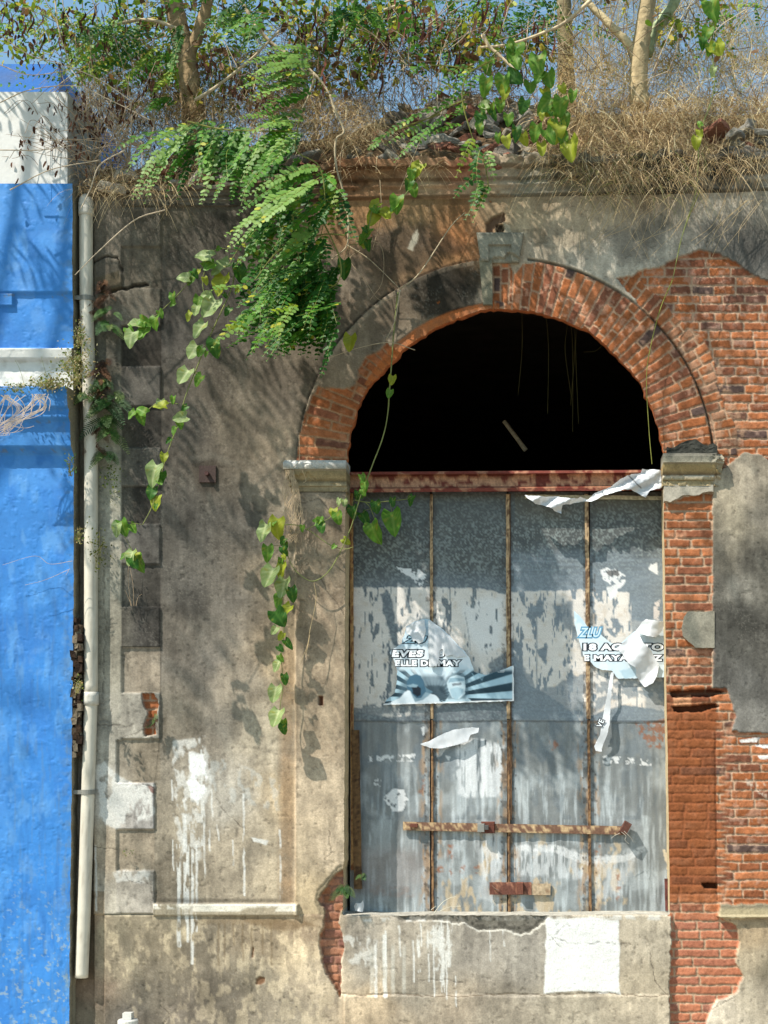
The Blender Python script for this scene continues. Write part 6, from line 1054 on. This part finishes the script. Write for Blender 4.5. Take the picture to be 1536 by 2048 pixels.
# ---- dry grass, ferns, weeds
def blades(mb, base, dirs, L, droop, w, rgb, m=6):
    n = len(base); t = np.linspace(0, 1, m)[None, :, None]; P = base[:, None] + dirs[:, None] * L[:, None, None] * t + np.array([0, 0, -1.]) * (droop * L)[:, None, None] * t ** 2
    a = rng.rand(n) * math.pi; sd = np.stack([np.cos(a), np.sin(a) * .5, np.sin(a * 3) * .3], -1); sd = norm(sd); ww = (w[:, None, None] * (1 - .75 * t)); V = np.concatenate([P - sd[:, None] * ww, P + sd[:, None] * ww], 1)
    i = np.arange(m - 1); f = np.stack([i, i + 1, i + 1 + m, i + m], -1); F = (np.arange(n) * 2 * m)[:, None, None] + f[None]; mb.add(V.reshape(-1, 3), F.reshape(-1, 4), np.repeat(rgb, 2 * m, 0))
def grass(name, zones, seed):
    global rng
    keep = rng; rng = np.random.RandomState(seed); mb = MB()
    for (x0, x1, y0, y1, d0, d1, n, up, lmin, lmax, dr, cols) in zones:
        px = rng.uniform(x0, x1, n); py = rng.uniform(y0, y1, n); cl = fbm(px, py, 40, 3, 2); t = ((py - y0) / (y1 - y0 + 1e-6)); dep = d1 + (d0 - d1) * t + .06 * rng.randn(n); base = at(px, py, dep)
        ang = rng.normal(0, .75, n) + (cl - .5) * 3; dirs = np.stack([np.sin(ang), rng.uniform(-.9, .1, n), np.cos(ang) * up], -1); dirs = norm(dirs); L = rng.uniform(lmin, lmax, n); g = rng.rand(n, 1); pal = np.array([lin(c) for c in cols]); c = pal[rng.randint(len(cols), size=n)] * (.6 + .8 * g)
        blades(mb, base, dirs, L, rng.uniform(.4, 1.2, n) * dr, rng.uniform(.0011, .0024, n), c)
    o = mb.build(name, M_dry, None, False); o['kind'] = 'stuff'; rng = keep; return o
DRY = [(206, 180, 134), (176, 150, 110), (144, 120, 88), (226, 204, 162), (118, 98, 74)]; MIX = DRY + [(110, 116, 60)]
grass('dry_grass', [(1080, 1580, 200, 330, -.10, .5, 5200, 1.0, .10, .36, 1.4, DRY), (1100, 1580, 120, 260, .2, .8, 3000, 1.0, .12, .45, .9, [(232, 212, 168), (206, 182, 136), (160, 134, 98)]), (1130, 1560, 0, 160, .5, 1.1, 1700, 1.0, .15, .5, .6, [(206, 186, 140), (190, 176, 120), (170, 150, 108)]), (1100, 1420, 290, 370, -.16, .0, 1100, .7, .08, .26, 1.2, MIX), (1380, 1570, 290, 350, -.14, .0, 160, .4, .08, .22, 1.4, DRY), (1150, 1350, 330, 400, -.16, -.05, 260, -.1, .08, .2, .8, MIX)], 51)
grass('dry_grass', [(600, 760, 190, 300, 0, .6, 900, .9, .08, .28, 1.2, DRY), (630, 780, 200, 290, -.1, .3, 700, .5, .10, .3, 1.0, DRY), (560, 1060, 60, 230, .4, 1.0, 2600, 1.0, .1, .4, .8, [(130, 106, 76), (100, 80, 60), (160, 136, 96)]), (660, 900, 300, 345, -.15, 0, 160, .1, .06, .2, 1, DRY)], 52)
grass('dry_grass', [(180, 420, 200, 380, -.05, .5, 2000, .9, .08, .28, 1.0, DRY), (160, 640, 110, 270, .3, .9, 4200, .9, .1, .4, .9, [(150, 128, 96), (184, 164, 128), (116, 92, 68), (126, 128, 74)]), (150, 340, 340, 392, -.12, 0, 420, .4, .06, .2, 1.4, DRY), (400, 700, 200, 300, .1, .5, 1300, .9, .1, .3, 1.0, DRY)], 53)
tg = MB(); rt = np.random.RandomState(77)
for k in range(620):
    x = rt.uniform(120, 1560); y = rt.uniform(-20, 230); a = rt.uniform(0, 6.3); L_ = rt.uniform(40, 150); d_ = rt.uniform(.1, .9)
    twig(tg, [(x, y), (x + L_ * .5 * math.cos(a) + rt.uniform(-14, 14), y + L_ * .5 * math.sin(a) + rt.uniform(-14, 14)), (x + L_ * math.cos(a), y + L_ * math.sin(a))], d_, .0032, .0012, [(150, 130, 104), (184, 168, 140), (110, 90, 70)][rt.randint(3)], 4, 4)
o = tg.build('dry_twigs', M_bark, None, False); o['kind'] = 'stuff'
lt = MB(); n = 4600; px = rt.uniform(-20, 1560, n); py = rt.uniform(-30, 210, n); kp = (fbm(px, py, 60, 3, 3) > np.interp(px, [0, 150, 600, 760, 1000, 1150, 1560], [.45, .43, .40, .38, .43, .54, .50])) & (py < np.interp(px, [0, 120, 240, 600, 760, 1000, 1150, 1560], [120, 120, 210, 210, 160, 140, 110, 110])); px = px[kp]; py = py[kp]; n = len(px)
bb = at(px, py, rt.uniform(.2, 1.1, n)); dr = norm(rt.normal(size=(n, 3)) + (0, 0, -.5)); sd = norm(np.cross(dr, rt.normal(size=(n, 3)))); L_ = rt.uniform(.03, .075, n); pal = np.array([lin(c) for c in [(120, 142, 40), (94, 122, 34), (156, 164, 50), (176, 160, 60), (120, 88, 52), (100, 72, 46)]]); V, F, C = place_leaves(bb, dr, sd, np.cross(sd, dr), L_, L_ * .55, pal[rt.randint(6, size=n)] * rt.uniform(.7, 1.2, (n, 1))); lt.add(V, F, C)
o = lt.build('scrub_leaves', M_leaf, None, False); o['kind'] = 'stuff'
# dry shrub with curled brown leaves before the white parapet
sh = thing('dry_shrub', 'leafless shrub with curled dark brown leaves before the white parapet block', 'shrub', tuple(at(190, 380, -.1))); rs = np.random.RandomState(61); tw = MB(); lf = MB()
heads = [(190, 370), (230, 360), (260, 330), (180, 330), (300, 300)]
for k in range(70):
    hx, hy = heads[rs.randint(5)]; ex = rs.uniform(0, 330); ey = rs.uniform(20, 340) if ex > 120 else rs.uniform(190, 350); mx_ = (hx + ex) / 2 + rs.uniform(-30, 30); my = (hy + ey) / 2 - rs.uniform(-10, 50); d1 = rs.uniform(-.45, .2)
    P = twig(tw, [(hx, hy, -.02), (mx_, my, d1 * .5), (ex, ey, d1)], 0, .0030, .0012, (176, 156, 132), 4, 7, .3)
    n = rs.randint(1, 5); idx = rs.randint(len(P) // 2, len(P), n); bb = P[idx] + rs.uniform(-.015, .015, (n, 3)); dr = norm(np.stack([rs.uniform(-.5, .5, n), rs.uniform(-.4, .4, n), -np.ones(n)], -1)); sd = norm(np.cross(dr, rs.normal(size=(n, 3)))); V, F, C = place_leaves(bb, dr, sd, np.cross(sd, dr), rs.uniform(.025, .055, n), rs.uniform(.008, .02, n), lin((88, 58, 42)) * rs.uniform(.5, 1.3, (n, 1)), .6); lf.add(V, F, C)
for (cx_, cy_, n) in [(14, 245, 4), (40, 285, 5), (70, 225, 7), (105, 215, 9), (122, 228, 8), (50, 300, 5), (100, 325, 5), (16, 335, 6), (66, 275, 5), (140, 270, 12), (170, 240, 22), (160, 200, 14), (200, 250, 30), (240, 200, 40), (300, 160, 36), (420, 120, 50), (470, 170, 40), (520, 200, 30), (60, 110, 16), (20, 60, 20), (120, 90, 20), (220, 90, 30)]:
    bb = at(cx_ + rs.normal(0, 13, n), cy_ + rs.normal(0, 16, n), rs.uniform(-.35, .1, n)); dr = norm(np.stack([rs.uniform(-.5, .5, n), rs.uniform(-.4, .4, n), -np.ones(n)], -1)); sd = norm(np.cross(dr, rs.normal(size=(n, 3)))); V, F, C = place_leaves(bb, dr, sd, np.cross(sd, dr), rs.uniform(.025, .055, n), rs.uniform(.008, .02, n), lin((92, 62, 46)) * rs.uniform(.5, 1.3, (n, 1)), .6); lf.add(V, F, C)
    for j in range(2): twig(tw, [(cx_ + rs.uniform(-10, 10), cy_ - 18, -.2), (cx_ + rs.uniform(20, 50), cy_ - 30 + rs.uniform(-20, 40), -.15), (cx_ + rs.uniform(60, 120), cy_ + rs.uniform(0, 90), -.05)], 0, .0014, .002, (150, 130, 110), 4, 6)
tw.build('twigs', M_bark, sh, False); lf.build('dry_leaves', M_dry, sh, False)
# fern clumps
def fern(mb, rr, px, py, dep, n, L, rgbs, spread=1.6, lean=0.):
    for k in range(n):
        a = rr.uniform(-spread, spread) + lean; l_ = L * rr.uniform(.6, 1.2); p0 = at(px + rr.uniform(-6, 6), py + rr.uniform(-8, 8), dep); d = np.array([math.sin(a), rr.uniform(-.7, -.1), math.cos(a) * .5]) * l_; m = 9; t = np.linspace(0, 1, m)[:, None]; P = p0 + d * t + np.array([0, 0, -1]) * l_ * .9 * t ** 2; T = norm(np.gradient(P, axis=0)); Sd = norm(np.cross(T, [0.1, -1, .4])); nl = 16; tt = np.linspace(.08, 1, nl)
        bs = np.stack([np.interp(tt, t[:, 0], P[:, i]) for i in range(3)], -1); Tt = np.stack([np.interp(tt, t[:, 0], T[:, i]) for i in range(3)], -1); Ss = np.stack([np.interp(tt, t[:, 0], Sd[:, i]) for i in range(3)], -1); w = l_ * .26 * np.sin(np.clip(tt * 2.6 + .4, 0, math.pi)) + .004; c = lin(rgbs[rr.randint(len(rgbs))]) * rr.uniform(.6, 1.2)
        for s_ in (-1, 1): dr = norm(Ss * s_ + Tt * .5); V, F, C = place_leaves(bs, dr, Tt, np.cross(dr, Tt), w, np.full(nl, l_ * .055), np.tile(c, (nl, 1)), .1); mb.add(V, F, C)
        V, F = tube(P, .0012, .0006, 3, False); mb.add(V, F, c)
G = [(64, 100, 46), (90, 124, 60), (54, 88, 44), (110, 130, 70)]; B_ = [(84, 58, 42), (64, 46, 36), (104, 74, 52)]; rr = np.random.RandomState(71)
def fernthing(label, spots, L=.12, group='ferns rooted in the wall'):
    t = thing('fern', label, 'fern', tuple(at(spots[0][0], spots[0][1], -.06)), group); g = MB(); d_ = MB(); nb = 0
    for (px, py, n, brown, l_) in spots:
        if brown: fern(d_, rr, px, py, -.08, n, l_, B_, 2.6); nb += 1
        else: fern(g, rr, px, py, -.09, n, l_, G, 1.7)
    g.build('fronds', M_leaf, t, False)
    if nb: d_.build('dead_fronds', M_dry, t, False)
fernthing('big fern clump with dead brown fronds growing beside the drain pipe at mid height', [(205, 770, 8, 0, .12), (210, 810, 6, 0, .13), (212, 840, 7, 0, .14), (228, 800, 5, 0, .14), (222, 870, 5, 0, .12), (215, 910, 7, 0, .1), (185, 790, 6, 0, .11), (200, 740, 10, 1, .07), (208, 770, 12, 1, .08), (204, 800, 10, 1, .08), (200, 860, 10, 1, .07), (190, 890, 9, 1, .06), (210, 720, 7, 1, .06)])
fernthing('dark wispy fern and dry brown roots beside the drain pipe, nearest its top', [(205, 570, 9, 1, .07), (190, 605, 9, 1, .06), (214, 590, 8, 1, .06), (180, 625, 8, 1, .06), (215, 650, 8, 0, .12), (222, 620, 4, 0, .08)])
fernthing('small dark fern in the broken quoin', [(308, 1438, 7, 0, .04), (306, 1444, 9, 1, .045)]); fernthing('small fern in the brick hole left of the door', [(686, 1778, 14, 0, .07)]); fernthing('tiny fern on the rotten board at the left edge of the door', [(728, 1750, 5, 0, .03)])
# weeds
def weed(label, cx_, cy_, n, sx, sy, cols, dep=-.2, leafs=(.008, .02), stems=12, group='weeds growing on ledges and joints'):
    rs = np.random.RandomState(int(cx_ * 7 + cy_)); t = thing('weed', label, 'weed', tuple(at(cx_, cy_ + sy, dep)), group); lf = MB(); st = MB(); px = cx_ + rs.normal(0, sx * .55, n); py = cy_ + rs.normal(0, sy * .5, n); bb = at(px, py, dep + rs.uniform(-.07, .05, n)); dr = norm(rs.normal(size=(n, 3)) + (0, -.2, .2)); sd = norm(np.cross(dr, rs.normal(size=(n, 3)))); L = rs.uniform(*leafs, n); pal = np.array([lin(c) for c in cols])
    V, F, C = place_leaves(bb, dr, sd, np.cross(sd, dr), L, L * .6, pal[rs.randint(len(cols), size=n)] * rs.uniform(.6, 1.2, (n, 1))); lf.add(V, F, C)
    for k in range(stems): twig(st, [(cx_ + rs.uniform(-sx, sx) * .3, cy_ + sy * .8), (cx_ + rs.uniform(-sx, sx) * .6, cy_), (cx_ + rs.uniform(-sx, sx), cy_ - sy * rs.uniform(0, 1))], dep, .0014, .0008, (150, 140, 90), 4, 5)
    if stems: st.build('stems', M_dry, t, False)
    lf.build('leaves', M_leaf, t, False)
GY = [(120, 130, 60), (150, 150, 80), (90, 110, 50), (170, 150, 100), (200, 190, 150)]
weed('bushy yellowish weed over the end of the white ledge by the drain pipe', 152, 735, 620, 34, 44, GY, -.24, stems=26); weed('low weeds along the white ledge of the blue wall', 100, 768, 420, 42, 14, GY, -.27, stems=18); weed('sparse small weeds at the far left of the white ledge', 30, 775, 110, 28, 9, GY, -.27, stems=8); weed('upright weed beside the drain pipe above the white ledge', 160, 672, 160, 14, 26, GY, -.16)
weed('tiny creeping leaves on the strip right of the pipe, upper patch', 222, 960, 110, 18, 40, [(110, 120, 50), (80, 100, 44)], -.075, stems=0); weed('tiny creeping leaves over the pipe at mid wall height', 196, 1100, 130, 20, 42, [(110, 116, 50), (90, 96, 44)], -.13, stems=4); weed('little green plant on the edge of the blue wall', 140, 930, 40, 14, 28, [(90, 130, 70), (130, 150, 100)], -.2)
weed('small yellowish weed in the crack beside the pipe', 155, 1372, 46, 12, 18, GY, -.2); weed('tiny sprout on the recess of the lowest quoins', 252, 1706, 14, 16, 8, [(90, 120, 50)], -.06, stems=2); weed('little weed in the joint by the tall weed, near the gap', 158, 1068, 40, 9, 20, GY, -.2)
creeper('tangle of pale dry roots hanging over the blue moulding under the white ledge', [[(r.uniform(60, 100), 788), (r.uniform(50, 95), 815), (r.uniform(20, 80), 835), (r.uniform(-20, 50), 850 + r.uniform(-10, 20)), (r.uniform(-30, 20), 870)] for _ in range(16)] + [[(r.uniform(0, 60), 790), (r.uniform(-10, 50), 820), (r.uniform(-20, 30), 860)] for _ in range(14)] + [[(10, 850), (50, 856), (68, 852)], [(85, 790), (100, 800), (98, 822)]], -.34, (206, 190, 176), .0022)
creeper('few dry stalks sticking out over the blue wall at mid height', [[(140, 1138), (90, 1160), (50, 1170)], [(145, 1122), (100, 1128), (70, 1112), (5, 1130)], [(138, 1140), (132, 1150)]], -.2, (190, 170, 150), .0014)
creeper('thin dry grass stalks rising from the recess beside the quoins', [[(262, 1212), (258, 1180), (256, 1150), (258, 1120)], [(268, 1212), (266, 1170), (260, 1135)], [(272, 1212), (276, 1195), (284, 1188)], [(264, 1212), (250, 1180)]], -.08, (186, 160, 130), .0014)
creeper('curved pale stalk on the sill at the bottom of the metal door', [[(868, 1826), (885, 1805), (900, 1796), (912, 1793)], [(880, 1822), (900, 1814), (922, 1812)], [(862, 1820), (872, 1812)]], .02, (206, 200, 180), .002)
creeper('thin green grass stalks over the white ledge', [[(60, 770), (90, 745), (130, 732), (150, 730)], [(50, 775), (40, 740), (30, 720)], [(100, 770), (90, 740), (82, 712)], [(70, 772), (110, 752), (140, 748)]], -.26, (120, 124, 70), .0012)
creeper('loose frayed wires under the hook end of the locking bar', [[(1243, 1664), (1252, 1672), (1250, 1680), (1258, 1688)], [(1248, 1662), (1262, 1676), (1266, 1684)], [(1240, 1666), (1228, 1672), (1222, 1677)]], .06, (214, 206, 190), .0012)

# vines and posters: origin inside the thing
for o in list(SC.objects):
    if o.parent is None and o.type == 'MESH' and o.get('label') and np.allclose(o.location, 0):
        me = o.data; n = len(me.vertices); v = np.empty(n * 3, np.float32); me.vertices.foreach_get('co', v); v = v.reshape(-1, 3); c = v.mean(0); me.vertices.foreach_set('co', (v - c).ravel()); me.update(); o.location = c
        for ch in o.children: ch.location = ch.location - Vector(c)
